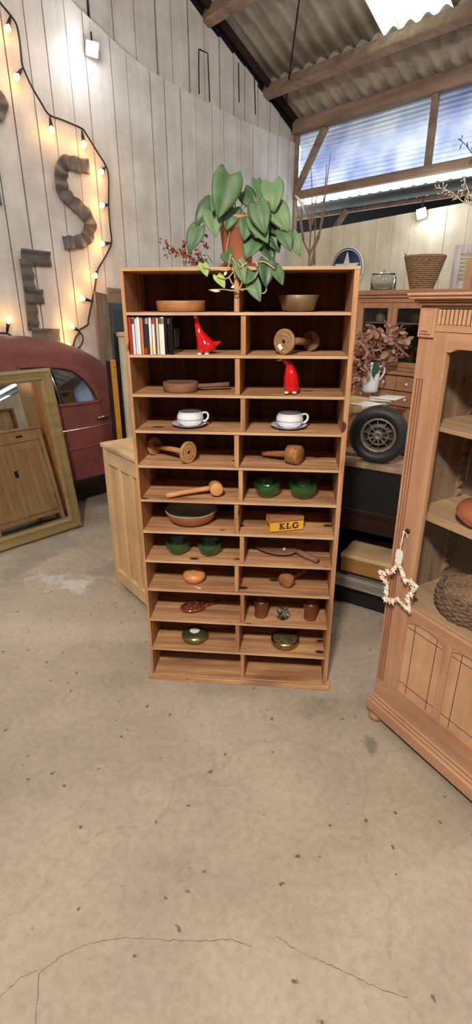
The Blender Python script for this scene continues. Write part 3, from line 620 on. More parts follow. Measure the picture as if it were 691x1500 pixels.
# --- cups
def cup(pxx, pxs, row, lab, slab, rotz):
    y = .09
    s_ = item('saucer', slab, 'saucer', pxs, row, y, 0, 'white saucers')
    MB().lathe([(0, 0), (.036, 0), (.038, .002), (.060, .008), (.0685, .0125), (.0675, .0145), (.040, .006), (.034, .0035), (0, .0035)], 48).build('dish', M['white_cer'], s_)
    MB().lathe([(.0676, .0143), (.0690, .0127), (.0694, .0133), (.0682, .0150)], 48).build('rim_line', M['band'], s_)
    p = at_row(pxx, row, y); p.z += .0038
    c_ = thing('cup', lab, 'cup', p, BR + rotz, 'white cups')
    MB().lathe([(0, 0), (.031, 0), (.034, .002), (.044, .010), (.0505, .022), (.0515, .030), (.049, .042), (.043, .052), (.0445, .054), (.0405, .053), (.046, .041), (.048, .030), (.046, .016), (.034, .006), (0, .005)], 48).build('bowl', M['white_cer'], c_)
    MB().lathe([(.0513, .0265), (.0521, .0270), (.0523, .0280), (.0517, .0286)], 48).build('glaze_line', M['band'], c_)
    MB().loft([(.044, 0, .045), (.058, 0, .049), (.068, 0, .042), (.068, 0, .028), (.060, 0, .018), (.048, 0, .014)], [(.004, .005)]*6, 12, spline=4, up=V((0, 1, 0))).build('handle', M['white_cer'], c_)
cup(279, 277.5, 4, 'white cup with a thin grey line round it, standing on the left saucer', 'white saucer with a grey rim under the left cup', .15)
cup(423.5, 422.5, 4, 'white cup with a thin grey line round it, standing on the right saucer', 'white saucer with a grey rim under the right cup', .15)
# --- mallets
def mallet(name, label, pxx, row, y, hc, hd, hr, hl, handle, m, hr2=None, mh=None):
    """hc head centre offset(local), hd head axis, handle list of (pts, r)"""
    o = item(name, label, 'mallet', pxx, row, y)
    T = axisT(hc, hd); e = .004
    MB().lathe([(0, -hl/2), (hr - e, -hl/2), (hr, -hl/2 + e), (hr, hl*.2), (hr*.97, hl*.22), (hr, hl*.24), (hr, hl/2 - e), (hr - e, hl/2), (0, hl/2)], 36, 0, T).build('head', m, o)
    MB().loft(handle[0], handle[1], 14, spline=3).build('handle', mh or m, o); return o
mallet('wooden_mallet', 'brown wooden mallet with a fat round head and handle to the left, fifth shelf', 427, 5, .075, (.008, -.005, .0375), (.93, -.55, .0), .0372, .052,
       [[(-.018, .010, .034), (-.07, .04, .026), (-.115, .07, .018)], [.0125, .011, .0105]], M['mallet'])
mallet('meat_mallet', 'pale wooden mallet with a long straight handle on the sixth shelf', 316, 6, .075, (.0, .0, .030), (.25, -.96, .12), .0265, .075,
       [[(-.02, 0, .029), (-.10, -.028, .022), (-.19, -.062, .0125)], [.0105, .010, .0115]], M['mallet_pale'])
mallet('small_mallet', 'small turned wooden mallet with its handle pointing back right, ninth shelf', 419, 9, .07, (0, 0, .0330), (-.55, -.83, .0), .0325, .034,
       [[(.010, .015, .034), (.05, .06, .032), (.085, .10, .031)], [.013, .010, .012]], M['mallet'])
# --- green glass bowls
def gbowl(pxx, row, lab, r=.0525):
    o = item('glass_bowl', lab, 'bowl', pxx, row, .075, 0, 'green glass bowls')
    MB().lathe([(0, .0), (r*.40, 0), (r*.50, .002), (r*.74, .018), (r*.95, .042), (r, .060), (r*.985, .0615), (r*.955, .060), (r*.90, .043), (r*.69, .022), (r*.40, .008), (0, .007)], 48).build('glass', M['green_glass'], o)
gbowl(390.5, 6, 'green glass bowl on the sixth shelf, left one of the two nearest the divider')
gbowl(442.5, 6, 'green glass bowl on the sixth shelf, right one of the pair', .056)
gbowl(260.5, 8, 'green glass bowl on the eighth shelf, nearest the left side')
gbowl(306.5, 8, 'green glass bowl on the eighth shelf, beside the divider')
# --- stoneware bowl
o = item('stoneware_bowl', 'wide stoneware bowl, grey green glaze inside and bare brown outside, seventh shelf', 'bowl', 280.5, 7, .118)
r = .1085
MB().lathe([(0, 0), (.062, 0), (.072, .003), (.092, .018), (r, .050), (r + .0005, .056)], 56).build('outer_wall', M['stone_out'], o)
MB().lathe([(r + .0005, .056), (r - .002, .058), (r - .005, .056), (.092, .028), (.070, .010), (0, .007)], 56).build('glazed_inside', M['stone_in'], o)
# --- KLG box
o = item('spark_plug_box', 'yellow wooden box lettered KLG in dark brown, seventh shelf', 'box', 420, 7, .045, .30)
W_, D_, H_ = .140, .065, .058
MB().box((-W_/2, 0, 0), (W_/2, D_, H_ - .012), c=.001).build('box_body', M['yellow'], o)
MB().box((-W_/2, 0, H_ - .0115), (W_/2, D_, H_), c=.001).build('lid', M['bowl_wood'], o)
MB().box((-W_/2 + .001, -.0006, .0005), (W_/2 - .001, .0, .003)).box((-W_/2 + .001, -.0006, H_ - .0155), (W_/2 - .001, .0, H_ - .0125)).build('border_line', M['ink'], o)
def seg(mb, p, q, w, T, y0=-.001, y1=0):
    p = V((p[0], 0, p[1])); q = V((q[0], 0, q[1])); d = (q - p).normalized(); n = V((-d.z, 0, d.x))*w/2
    vs = [p - n, q - n, q + n, p + n]; vs = [v + V((0, y0, 0)) for v in vs] + [v + V((0, y1, 0)) for v in vs]
    mb.add(vs, [(0, 1, 2, 3), (7, 6, 5, 4), (0, 4, 5, 1), (1, 5, 6, 2), (2, 6, 7, 3), (3, 7, 4, 0)], 0, False, T)
def letter(ch, T, h=.026):
    mb = MB(); w = h*.22; s_ = h*.13
    if ch == 'K':
        seg(mb, (.25*h, 0), (.25*h, h), w, T); seg(mb, (.28*h, .42*h), (.78*h, h - s_/2), w*.55, T); seg(mb, (.42*h, .52*h), (.82*h, s_/2), w, T)
        for a, b in ((.02, .5), (.58, 1.02)):
            seg(mb, (a*h, s_/2), (b*h, s_/2), s_, T); seg(mb, (a*h, h - s_/2), ((b - (.06 if a > .5 else 0))*h, h - s_/2), s_, T)
    if ch == 'L':
        seg(mb, (.27*h, 0), (.27*h, h), w, T); seg(mb, (.04*h, h - s_/2), (.54*h, h - s_/2), s_, T); seg(mb, (.04*h, s_/2), (.86*h, s_/2), s_, T); seg(mb, (.80*h, 0), (.80*h, .38*h), s_, T)
    if ch == 'G':
        P = [(.5*h + .42*h*cos(t), .5*h + .44*h*sin(t)) for t in [radians(a) for a in range(42, 330, 18)]]
        for i_, (a, b) in enumerate(zip(P[:-1], P[1:])):
            d = V((b[0] - a[0], b[1] - a[1])).normalized()*.02*h; seg(mb, (a[0] - d.x, a[1] - d.y), (b[0] + d.x, b[1] + d.y), w*(.65 + .5*sin(pi*i_/len(P))), T)
        seg(mb, (.82*h, .10*h), (.82*h, .46*h), w*.9, T); seg(mb, (.56*h, .46*h), (1.02*h, .46*h), s_, T); seg(mb, (.80*h, .66*h), (.80*h, .96*h), s_, T)
    return mb
for ch, x in (('K', -.034), ('L', -.005), ('G', .023)):
    letter(ch, Matrix.Translation((x, 0, .011))).build('lettering', M['ink'], o)
for x_ in (-.0065, .0215): MB().box((x_ - .0015, -.001, .0205), (x_ + .0015, 0, .0235)).build('lettering_dot', M['ink'], o)
TT = Matrix.Translation((-W_/2, 0, 0)) @ Matrix.Rotation(radians(-90), 4, 'Z')
for ch, x in (('K', -.055), ('L', -.041), ('G', -.028)):
    letter(ch, TT @ Matrix.Translation((x, 0, .019)), .013).build('end_lettering', M['ink'], o)
# --- scoop row 8 right
o = item('wooden_scoop', 'flat leaf shaped worn wooden scoop with a round handle and price tag, eighth shelf', 'scoop', 415, 8, .12)
mb = MB()
def scoop(u, v):
    t = u; w = .046*sin(pi*min(1, t*1.02))**.55 * (1 - .25*(1 - t)) + .004
    x = -.125 + .185*t; y = (v - .5)*2*w*1.15
    return V((x, y + .02 - .05*t*.6, .024 + .32*y + .006*(abs(v - .5)*2)**2*sin(pi*t)))
mb.grid(scoop, 24, 12); mb.build('blade', M['dark_paddle'], o, solid=.007)
MB().loft([(.052, -.012, .018), (.075, -.035, .016), (.140, -.090, .0138)], [(.010, .010), (.013, .0125), (.0125, .0125)], 14).build('handle', M['dark_paddle'], o)
MB().box((-.011, -.007, 0), (.011, .007, .001), T=Matrix.Translation((.008, -.012, .0235)) @ Matrix.Rotation(.3, 4, 'Z') @ Matrix.Rotation(.3, 4, 'X')).build('price_tag', M['paper'], o)
# --- row 9 left
o = item('lidded_wooden_box', 'round orange turned wooden box with a domed lid and paper tag, ninth shelf', 'box', 284.5, 9, .085)
MB().lathe([(0, 0), (.026, 0), (.040, .006), (.0475, .017), (.048, .020)], 40).build('base', M['orange_w'], o)
MB().lathe([(.048, .021), (.0495, .0225), (.048, .033), (.040, .044), (.022, .050), (0, .051)], 40).build('lid', M['orange_w'], o)
MB().box((-.008, -.006, .0505), (.008, .006, .0515)).build('price_tag', M['paper'], o)
o = item('wooden_stick', 'short pale stick lying in front of the orange wooden box', 'stick', 290, 9, .022); MB().loft([(-.014, 0.006, .0025), (.014, -.006, .0025)], .0024, 8).build('stick', M['cream'], o)
# --- row 10
o = item('hair_brush', 'ornate tortoiseshell hairbrush with silver relief lying on the tenth shelf', 'brush', 284, 10, .085, .15)
def brush(u, v):
    w = .042*sqrt(max(0, 1 - (2*u - 1)**2)) + .0005
    return V((-.06 + .115*u, (v - .5)*2*w + .018*u, .012 + .012*(1 - (abs(v - .5)*2)**2)*sin(pi*u)))
MB().grid(brush, 20, 12).build('back', M['tort'], o, solid=.008)
MB().loft([(.048, .017, .014), (.075, .03, .013), (.105, .043, .013), (.118, .048, .013)], [(.012, .006), (.008, .005), (.011, .006), (.005, .004)], 12, spline=3).build('handle', M['tort'], o)
mb = MB(); R = random.Random(2)
for i_ in range(46):
    u = R.uniform(.25, .95); v = R.uniform(.15, .85); p = brush(u, v); p.z += .005; mb.sphere(p, (R.uniform(.003, .007), R.uniform(.003, .006), .003), 5)
mb.build('silver_relief', M['silver'], o)
for nm, cx_, lab in (('a', 382, 'copper beaker standing by the divider on the tenth shelf'), ('b', 454, 'copper beaker standing by the right side of the tenth shelf')):
    o = item('copper_beaker', lab, 'cup', cx_, 10, .07, 0, 'copper beakers')
    MB().lathe([(0, 0), (.026, 0), (.028, .001), (.0285, .010), (.0265, .012), (.0275, .016), (.0315, .078), (.0325, .081), (.030, .080), (.0255, .016), (0, .012)], 36).build('beaker', M['copper'], o)
o = item('glass_paperweight', 'round clear glass paperweight with blue and white speckles between the copper beakers', 'paperweight', 413.5, 10, .06)
MB().lathe([(0, 0), (.018, 0), (.026, .006), (.0305, .018), (.030, .030), (.022, .043), (.010, .048), (0, .049)], 32).build('glass', M['clear_glass'], o)
mb = MB(); R = random.Random(4)
for i_ in range(60):
    a = R.uniform(0, 2*pi); rr_ = .020*sqrt(R.random()); mb.sphere((rr_*cos(a), rr_*sin(a), R.uniform(.010, .034)), R.uniform(.0012, .003), 4, R.randrange(2))
mb.build('speckles', [M['enam'], M['slate']], o)
# --- row 11
o = item('round_tin', 'round green gold tin with a white scalloped paper label on its lid, eleventh shelf left', 'tin', 285.5, 11, .085)
MB().lathe([(0, 0), (.050, 0), (.056, .006), (.059, .016)], 40).lathe([(.059, .0165), (.0605, .018), (.059, .026), (.052, .035), (.036, .041), (0, .043)], 40).build('tin', M['tin'], o)
MB().lathe([(0, .0415), (.020, .0425), (.023, .0445), (.012, .0462), (0, .0462)], 9, smooth=False).build('paper_label', M['paper'], o)
o = item('brass_tin', 'round brass tin with a dark patterned lid and bright rim, eleventh shelf right', 'tin', 417, 11, .085)
MB().lathe([(0, 0), (.052, 0), (.060, .006), (.0625, .016), (.060, .020), (.0635, .024), (.062, .032), (.056, .036)], 40).build('base', M['brass_shiny'], o)
MB().lathe([(.056, .036), (.045, .0395), (0, .041)], 40).build('lid', mat('patterned_lid', (120, 110, 80), .4, .6, .6, 45), o)

# ------------------------------------------------------------------ pot plant on the bookcase
TOPZ = RZ[0]
py_ = .12; potx = lx(348, py_, TOPZ); pp = BP(potx, py_, TOPZ)
sau = thing('plant_saucer', 'terracotta saucer under the pot on top of the bookcase', 'saucer', pp, BR)
MB().lathe([(0, 0), (.056, 0), (.061, .003), (.065, .016), (.062, .017), (.058, .006), (0, .005)], 40).build('dish', M['terracotta'], sau)
pl = thing('potted_plant', 'trailing heart leaved green plant in a terracotta pot on the bookcase', 'plant', pp + V((0, 0, .0055)), 0)
MB().lathe([(0, 0), (.045, 0), (.0465, .002), (.060, .115), (.0655, .117), (.068, .150), (.064, .152), (.060, .148), (.056, .12), (.05, .125), (0, .128)], 40).build('pot', M['terracotta'], pl)
MB().lathe([(0, .132), (.03, .136), (.059, .130)], 24).build('soil', M['mahog'], pl)
pl_o = V(pl.location)
leaves = [((336, 256), (319, 320), 41, 0), ((398, 268), (401, 311), 33, 0), ((375, 264), (380, 294), 16, 0), ((310, 296), (286, 331), 26, 0), ((290, 333), (276, 371), 24, .3), ((310, 310), (316, 347), 27, 0),
          ((342, 304), (331, 337), 27, 0), ((357, 281), (376, 308), 23, 0), ((377, 298), (388, 343), 31, 0), ((402, 302), (423, 340), 30, 0), ((364, 318), (357, 353), 26, 0), ((392, 333), (409, 370), 28, 0),
          ((413, 338), (426, 368), 22, 0), ((427, 343), (440, 376), 17, 0), ((374, 349), (360, 379), 30, 0), ((387, 355), (400, 383), 26, 0), ((330, 371), (341, 387), 19, 0), ((349, 383), (358, 416), 19, 0),
          ((370, 399), (360, 416), 18, 0), ((391, 382), (389, 421), 26, 0), ((403, 393), (414, 418), 18, 0), ((368, 411), (381, 442), 21, 0), ((297, 387), (303, 405), 15, 1), ((318, 404), (329, 422), 15, .8),
          ((314, 288), (311, 311), 11, 0), ((372, 320), (392, 356), 27, 0), ((322, 300), (318, 335), 22, 0), ((385, 310), (405, 345), 26, 0)]
R = random.Random(11)
def leaf_mesh(Bp, Tp, w, seed):
    rr = random.Random(seed); L_ = (Tp - Bp).length; ax = (Tp - Bp).normalized()
    n = V((rr.uniform(-.35, .35), -1, rr.uniform(.0, .5))); n = (n - ax*n.dot(ax)).normalized(); sd = ax.cross(n).normalized()
    def fn(u, v):
        # u along, v across: heart outline
        t = u; s_ = (v - .5)*2
        half = .5*w*(max(0, sin(pi*min(1, (t*.93 + .07))**.62))**.85)
        back = -.16*L_*(abs(s_)**1.2)*(1 - t)**3 * 1.0
        tt = t*L_ + back
        return Bp + ax*tt + sd*s_*half + n*(.13*w*abs(s_)**1.2 - .10*w*abs(s_)**3 + .05*L_*sin(pi*t) - .05*L_*t*t)
    mb = MB(); mb.grid(fn, 16, 10); return mb
heartpts = []
for i_, (b_, t_, w_, col_) in enumerate(leaves):
    yy = -.03 if b_[1] > 378 else (.02 + .06*((i_*5) % 4)/4)
    Pb = onplane(b_[0], b_[1], BP(0, yy + .015, 0), byd) - pl_o; Pt = onplane(t_[0], t_[1], BP(0, yy - .01, 0), byd) - pl_o
    ww = w_/420*1.0
    heartpts.append(Pb)
    leaf_mesh(Pb, Pt, ww, i_).build('leaf', M['leaf_light'] if col_ > .5 else (M['leaf'], M['leaf_dark'], M['leaf'], M['leaf_pale'])[(i_*3 + 0) % 4], pl, solid=.0012)
    # leaf stalk up to the pot or vine
    src = V((R.uniform(-.03, .03), R.uniform(-.03, .03), .135)) if b_[1] < 378 else None
    if src is not None:
        mid = (src + Pb)/2 + V((0, -.01, .035)); MB().loft([src, mid, Pb], [.0018, .0014, .001], 6, spline=4).build('leaf_stalk', M['vine'], pl)
def vine(pts, r=.0022, y=-.03):
    P = [onplane(a, b, BP(0, y, 0), byd) - pl_o for a, b in pts]; MB().loft(P, r, 7, spline=4).build('vine', M['vine'], pl)
vine([(338, 372), (334, 392), (330, 396), (300, 392), (297, 388)])
vine([(340, 378), (345, 392), (332, 408), (318, 405)])
vine([(350, 380), (356, 395), (350, 424), (326, 424), (306, 425)])
vine([(372, 380), (378, 395), (372, 408), (368, 412)]); vine([(350, 424), (368, 424), (384, 430), (390, 422), (380, 400), (376, 384)])
vine([(335, 405), (342, 418), (356, 426)]); vine([(362, 384), (352, 392), (349, 386)]); vine([(378, 384), (388, 384), (402, 394)])
for a_, b_ in (((332, 398), (328, 404)), ((344, 420), (338, 421)), ((308, 425), (322, 427))):
    P0 = onplane(*a_, BP(0, -.032, 0), byd) - pl_o; P1 = onplane(*b_, BP(0, -.032, 0), byd) - pl_o; MB().loft([P0, (P0 + P1)/2, P1], [.001, .005, .0008], 8, spline=3).build('leaf_bud', M['straw'], pl)
# dried flower spray lying along the top behind the pot
sp = thing('dried_flower_spray', 'dried brown flower spray reaching left from behind the plant pot', 'dried flowers', BP(.27, .17, TOPZ + .001), 0); so = V(sp.location)
def on_top(x, y, d=.17): return onplane(x, y, BP(0, d, 0), byd) - so
stems = [[(306, 388), (290, 382), (272, 377), (258, 366), (250, 360)], [(300, 386), (284, 378), (266, 364), (252, 357), (243, 352)], [(312, 386), (300, 366), (297, 345), (296, 328)], [(306, 386), (296, 378), (292, 362)]]
for st in stems: MB().loft([on_top(*q) for q in st], .0016, 6, spline=3).build('stem', M['vine'], sp)
mb = MB(); R = random.Random(21)
def bract(mb, p, d, l, w):
    d = d.normalized(); s_ = d.cross(V((R.uniform(-1, 1), R.uniform(-1, 1), R.uniform(-1, 1)))).normalized(); n = d.cross(s_)
    vs = [p, p + d*l*.45 + s_*w + n*w*.5, p + d*l, p + d*l*.45 - s_*w + n*w*.5, p + d*l*.5 - n*w*.4]
    mb.add(vs, [(0, 1, 4), (1, 2, 4), (2, 3, 4), (3, 0, 4), (0, 3, 2, 1)])
for (x0, y0, x1, y1, n_) in ((250, 362, 275, 376, 26), (262, 366, 288, 384, 34), (268, 352, 280, 376, 22), (292, 330, 304, 364, 20), (286, 364, 300, 384, 18), (238, 353, 243, 374, 9), (240, 351, 245, 358, 4), (270, 382, 290, 386, 12)):
    for _ in range(n_):
        t = R.random(); x = x0 + (x1 - x0)*t + R.uniform(-4, 4); y = y0 + (y1 - y0)*t + R.uniform(-4, 3)
        bract(mb, on_top(x, min(y, 384), .17 + R.uniform(-.02, .02)), V((R.uniform(-1, 1), R.uniform(-.6, .6), R.uniform(-1.2, .3))), R.uniform(.011, .02), R.uniform(.003, .006))
o = mb.build('bracts', M['bract'], sp); o['kind'] = 'stuff'
# small blue and white thing by the pot
o = item('blue_white_pot', 'tiny blue and white china pot right of the plant, half hidden by leaves', 'pot', 402, 0, .14)
o.location = BP(lx(402, .16, TOPZ), .16, TOPZ + .0003)
MB().lathe([(0, 0), (.012, 0), (.017, .008), (.015, .018), (.012, .020), (0, .018)], 20).build('body', mat('blue_white_china', (70, 96, 170), .3, 0, .9, 70), o)

# ------------------------------------------------------------------ waxed pine cupboard left behind the bookcase
KA = V((-.722, 2.692, 0)); kd = azv(52); kf = azv(142)     # kd along its doors, kf along its end
KW, KD, KH = .68, .46, .90
cab = thing('pine_cupboard', 'pale waxed pine cupboard with a panelled end behind the bookcase', 'cupboard', KA, atan2(kf.y, kf.x))   # local x along the end (kf), y along kd
def cst(a, b, name, m, cc=.002, mi=0): return MB().box(a, b, c=cc).build(name, m, cab)
cst((-.008, -.008, KH - .024), (KD, KW + .01, KH), 'top_board', M['cab_x'], .004)
for (x0, y0) in ((0, 0), (KD - .04, 0), (0, KW - .04), (KD - .04, KW - .04)): cst((x0, y0, 0), (x0 + .04, y0 + .04, KH - .0245), 'leg', M['cab_z'])
# near end (normal -y)
cst((.04, .002, KH - .11), (KD - .04, .03, KH - .0245), 'end_top_rail', M['cab_x']); cst((.04, .002, .06), (KD - .04, .03, .14), 'end_bottom_rail', M['cab_x'])
cst((.04, .020, .14), (KD - .04, .028, KH - .11), 'end_panel', M['cab_panel'], 0)
for xx in (.04, .145, .28, ):
    pass
cst((.155, .002, .1405), (.185, .0195, KH - .1105), 'end_muntin', M['cab_z'], .002); cst((.29, .002, .1405), (.32, .0195, KH - .1105), 'end_muntin', M['cab_z'], .002)
# far end, back, bottom
cst((.04, KW - .03, .06), (KD - .04, KW - .005, KH - .0245), 'far_end_panel', M['cab_panel'], 0)
cst((KD - .03, .04, .06), (KD - .012, KW - .04, KH - .0245), 'back_board', M['cab_panel'], 0)
cst((.02, .04, .06), (KD - .03, KW - .04, .08), 'bottom_board', M['cab_x'], 0)
# front (normal -x)
cst((.002, .04, KH - .125), (.022, KW - .04, KH - .0245), 'drawer_rail', M['cab_panel'], .002)
MB().box((-.002, KW*.62, KH - .085), (.003, KW*.62 + .06, KH - .065)).build('slot_handle', M['black'], cab)
cst((.002, .04, .06), (.022, KW - .04, .10), 'bottom_rail', M['cab_panel'])
for k in (0, 1):
    y0 = .042 + k*(KW - .084)/2; y1 = y0 + (KW - .084)/2 - .003; z0, z1 = .104, KH - .129
    d = MB(); d.box((0, y0, z0), (.02, y0 + .055, z1), c=.002).box((0, y1 - .055, z0), (.02, y1, z1), c=.002).box((.001, y0 + .055, z0), (.02, y1 - .055, z0 + .06)).box((.001, y0 + .055, z1 - .06), (.02, y1 - .055, z1)); m_ = (y0 + y1)/2
    d.box((.001, m_ - .02, z0 + .06), (.02, m_ + .02, z1 - .06)); d.box((.010, y0 + .055, z0 + .06), (.016, y1 - .055, z1 - .06), 1)
    dr = d.build('door', [M['cab_z'], M['cab_panel']], cab)
    if k == 0: MB().box((-.004, y1 - .03, .47), (.0, y1 + .004, .53), c=.001).sphere((-.014, y1 - .012, .5), .012, 8).build('lock_knob', M['iron'], dr)
    for zz in (.2, .64): MB().box((-.002, (y1 - .004) if k else y0, zz), (.001, (y1 + .002) if k else y0 + .006, zz + .05)).build('hinge', M['iron'], dr)
# wooden case standing on the cupboard (seen in the mirror)
cs = thing('glazed_wall_case', 'brown framed shallow wooden case with two brass hooks, on the cupboard, seen in the mirror', 'case', KA + kf*.16 + kd*.22 + V((0, 0, KH)), atan2(kf.y, kf.x))
mb = MB(); L_, HH = .34, .21
mb.box((0, 0, 0), (.07, .02, HH), c=.002).box((0, L_ - .02, 0), (.07, L_, HH), c=.002).box((0, .02, 0), (.07, L_ - .02, .018)).box((0, .02, HH - .018), (.07, L_ - .02, HH)); mb.build('frame', M['mallet'], cs)
MB().box((.05, .02, .018), (.06, L_ - .02, HH - .018)).build('backing', M['cream_shutter'], cs)
MB().box((.045, .02, .06), (.05, L_ - .02, .064)).box((.045, .02, .09), (.05, L_ - .02, .093)).build('ledge', M['ygold'], cs)
for yy in (.09, .25): MB().loft([(-.0, yy - .02, .012), (-.018, yy - .018, .02), (-.02, yy, .012), (-.018, yy + .018, .02), (0, yy + .02, .012)], .004, 8, spline=3).build('hook', M['brass_shiny'], cs)
# tall pine wardrobe beside it (hidden behind the bookcase, shows in the mirror)
wd = thing('pine_wardrobe', 'tall narrow pine locker beside the cupboard, its pale side showing in the mirror', 'wardrobe', KA + kd*(KW + .04) - kf*.0, atan2(kf.y, kf.x))
def wst(a, b, name, m): return MB().box(a, b, c=.002).build(name, m, wd)
wst((0, 0, 0), (.035, .035, 1.40), 'corner_post', M['orange_w']); wst((0, .40, 0), (.035, .435, 1.40), 'corner_post', M['orange_w'])
wst((.008, .0355, .06), (.02, .3995, 1.36), 'door', M['cab_z']); wst((.0355, .004, .06), (.28, .02, 1.36), 'side_panel', M['cab_z'])
wst((.0355, .41, .06), (.28, .43, 1.36), 'side_panel', M['vit_panel']); wst((-.01, -.01, 1.4003), (.30, .45, 1.425), 'top_board', M['cab_x']); wst((.26, .021, .0), (.28, .409, 1.40), 'back_board', M['cab_panel'])

# ------------------------------------------------------------------ mirror
mBR = atz(121, 772, 0); me_ = azv(45); mn0 = V((me_.y, -me_.x, 0)); tau = radians(9)
mup = V((0, 0, 1))*cos(tau) - mn0*sin(tau); mn = mn0*cos(tau) + V((0, 0, sin(tau)))
MH, MW, FW = 1.175, 1.02, .085
Mx = Matrix((me_, mup, mn)).transposed().to_4x4()          # local x along, y up, z out of the glass
mir = thing('framed_mirror', 'large gilt framed mirror leaning against the old car', 'mirror', mBR)
mir.matrix_world = Matrix.Translation(mBR + V((0, 0, .012))) @ Mx
mir.location = mBR + V((0, 0, .012)); mir.rotation_euler = Mx.to_euler()
def fr_prof():  # across frame from outer(0) to inner (FW), height
    return [(0, -.03), (0, .0), (.006, .006), (.022, .008), (.028, .002), (.055, -.002), (.060, .004), (.070, .004), (FW, -.010), (FW, -.03)]
mb = MB(); prof = fr_prof()
cor = [(-MW, 0, 1, 1), (0, 0, -1, 1), (0, MH, -1, -1), (-MW, MH, 1, -1)]
vs = []
for (cx_, cy_, sx_, sy_) in cor:
    for (d_, h_) in prof: vs.append((cx_ + sx_*d_, cy_ + sy_*d_, h_))
n_ = len(prof); fs = []
for a in range(4):
    b = (a + 1) % 4
    for i_ in range(n_):
        j_ = (i_+1) % n_; fs.append((a*n_+i_, b*n_+i_, b*n_+j_, a*n_+j_))
mb.add(vs, fs); mb.build('frame', M['gold'], mir)
MB().add([(-MW + FW - .002, FW - .002, -.018), (-FW + .002, FW - .002, -.018), (-FW + .002, MH - FW + .002, -.018), (-MW + FW - .002, MH - FW + .002, -.018)], [(0, 1, 2, 3)]).build('glass', M['mirror'], mir)
MB().box((-MW + .01, .01, -.034), (-.01, MH - .01, -.0305)).build('backboard', M['mahog'], mir)

# ------------------------------------------------------------------ vintage car
CO = 5.3 - 3.72   # near side is CO in front of the wall
car = thing('vintage_car', 'old dull oxblood red saloon car parked along the white board wall', 'car', WL(-5.6, 0, CO - .7), atan2(dL.y, dL.x))
# local x along dL (rear is +), y to the left of dL ; near side = -y
def cl(s_, w, z): return V((s_ + 5.6, -.70 + w, z))         # w from near side inwards
zr_pts = [(-8.0, .75), (-7.6, .82), (-6.9, .87), (-6.45, .91), (-6.2, 1.12), (-5.9, 1.27), (-5.4, 1.34), (-4.9, 1.352), (-4.4, 1.348), (-4.15, 1.34), (-4.04, 1.325), (-3.93, 1.295), (-3.85, 1.262), (-3.76, 1.212), (-3.69, 1.155), (-3.64, 1.09), (-3.59, 1.01), (-3.5, .93), (-3.3, .86), (-3.12, .76), (-3.02, .62), (-2.97, .45)]
def interp(P, s_):
    if s_ <= P[0][0]: return P[0][1]
    for (a, x), (b, y) in zip(P[:-1], P[1:]):
        if s_ <= b:
            t = (s_ - a)/(b - a); return x + (y - x)*t
    return P[-1][1]
nar = [(-8.0, .35), (-7.7, .2), (-7.2, .1), (-6.5, .04), (-5.8, 0), (-4.2, 0), (-3.9, .01), (-3.6, .05), (-3.3, .12), (-3.1, .22), (-2.97, .36)]
def body(s_, v):
    zr = interp(zr_pts, s_); k = interp(nar, s_); W2 = .70 - k
    belt = min(.855, zr - .03); low = .25 + max(0, s_ + 3.9)*.16
    roof_h = max(.001, zr - belt)
    key = [(W2*.985, low), (W2*1.0, low + .06), (W2*1.01, .56 if zr > .72 else low + .12), (W2*1.0, min(.72, belt - .05)), (W2*.985, belt), (W2*.95, belt + roof_h*.28), (W2*.885, belt + roof_h*.56), (W2*.76, belt + roof_h*.82), (W2*.5, belt + roof_h*.955), (W2*.25, zr - .004*1), (0, zr)]
    t = v*(len(key) - 1); i_ = min(int(t), len(key) - 2); f_ = t - i_
    p0, p1, p2, p3 = key[max(i_-1, 0)], key[i_], key[i_+1], key[min(i_+2, len(key)-1)]
    h = lambda a, b, c_, d: .5*((2*b) + (-a+c_)*f_ + (2*a-5*b+4*c_-d)*f_*f_ + (-a+3*b-3*c_+d)*f_**3)
    return h(p0[0], p1[0], p2[0], p3[0]), h(p0[1], p1[1], p2[1], p3[1])
# windows in (s,z) near side
winp = [(30, 539), (75, 537.5), (104, 541), (118, 549), (130, 561), (137, 572), (141.5, 583), (139, 587.5), (87, 593), (30, 598)]
def car_sz(x, y, w=.055):
    a = pL(x, y, CO - w); return (a[0], a[1])
W1 = [car_sz(*q) for q in winp]
W2p = [(W1[0][0] - .10 - (q[0] - W1[1][0])*1.0, q[1]) for q in []]
sfront = W1[0][0] - .12
Wf = [(sfront, .87), (sfront, 1.15), (sfront - .05, 1.19), (sfront - .45, 1.18), (sfront - .72, 1.10), (sfront - .9, .88)]
def inpoly(p, P):
    c_ = False; n = len(P)
    for i in range(n):
        a, b = P[i], P[(i+1) % n]
        if (a[1] > p[1]) != (b[1] > p[1]) and p[0] < (b[0] - a[0])*(p[1] - a[1])/(b[1] - a[1]) + a[0]: c_ = not c_
    return c_
NU, NV = 300, 90
for side in (-1, 1):
    pass
mb = MB(); S0, S1 = -8.0, -2.97
def bodyfn(side):
    def fn(u, v):
        s_ = S0 + (S1 - S0)*u; y, z = body(s_, v); return V((s_ + 5.6, side*y, z))
    return fn
def keepf(u, v):
    s_ = S0 + (S1 - S0)*u; y, z = body(s_, v)
    if v > .8 : return True
    if z > .80 and (inpoly((s_, z), W1) or inpoly((s_, z), Wf)): return False
    return True
mb.grid(bodyfn(-1), NU, NV, keep=keepf); 
k0 = len(mb.f)
mb.grid(bodyfn(1), NU, NV, keep=keepf)
for i in range(k0, len(mb.f)): mb.f[i] = mb.f[i][::-1]
# tail and nose closing
for s_ in (S0, S1):
    P = [V((s_ + 5.6, -body(s_, j/20)[0], body(s_, j/20)[1])) for j in range(21)] + [V((s_ + 5.6, body(s_, j/20)[0], body(s_, j/20)[1])) for j in range(20, -1, -1)]
    mb.add(P, [list(range(len(P)))])
cb = mb.build('body', M['car'], car, solid=.008)
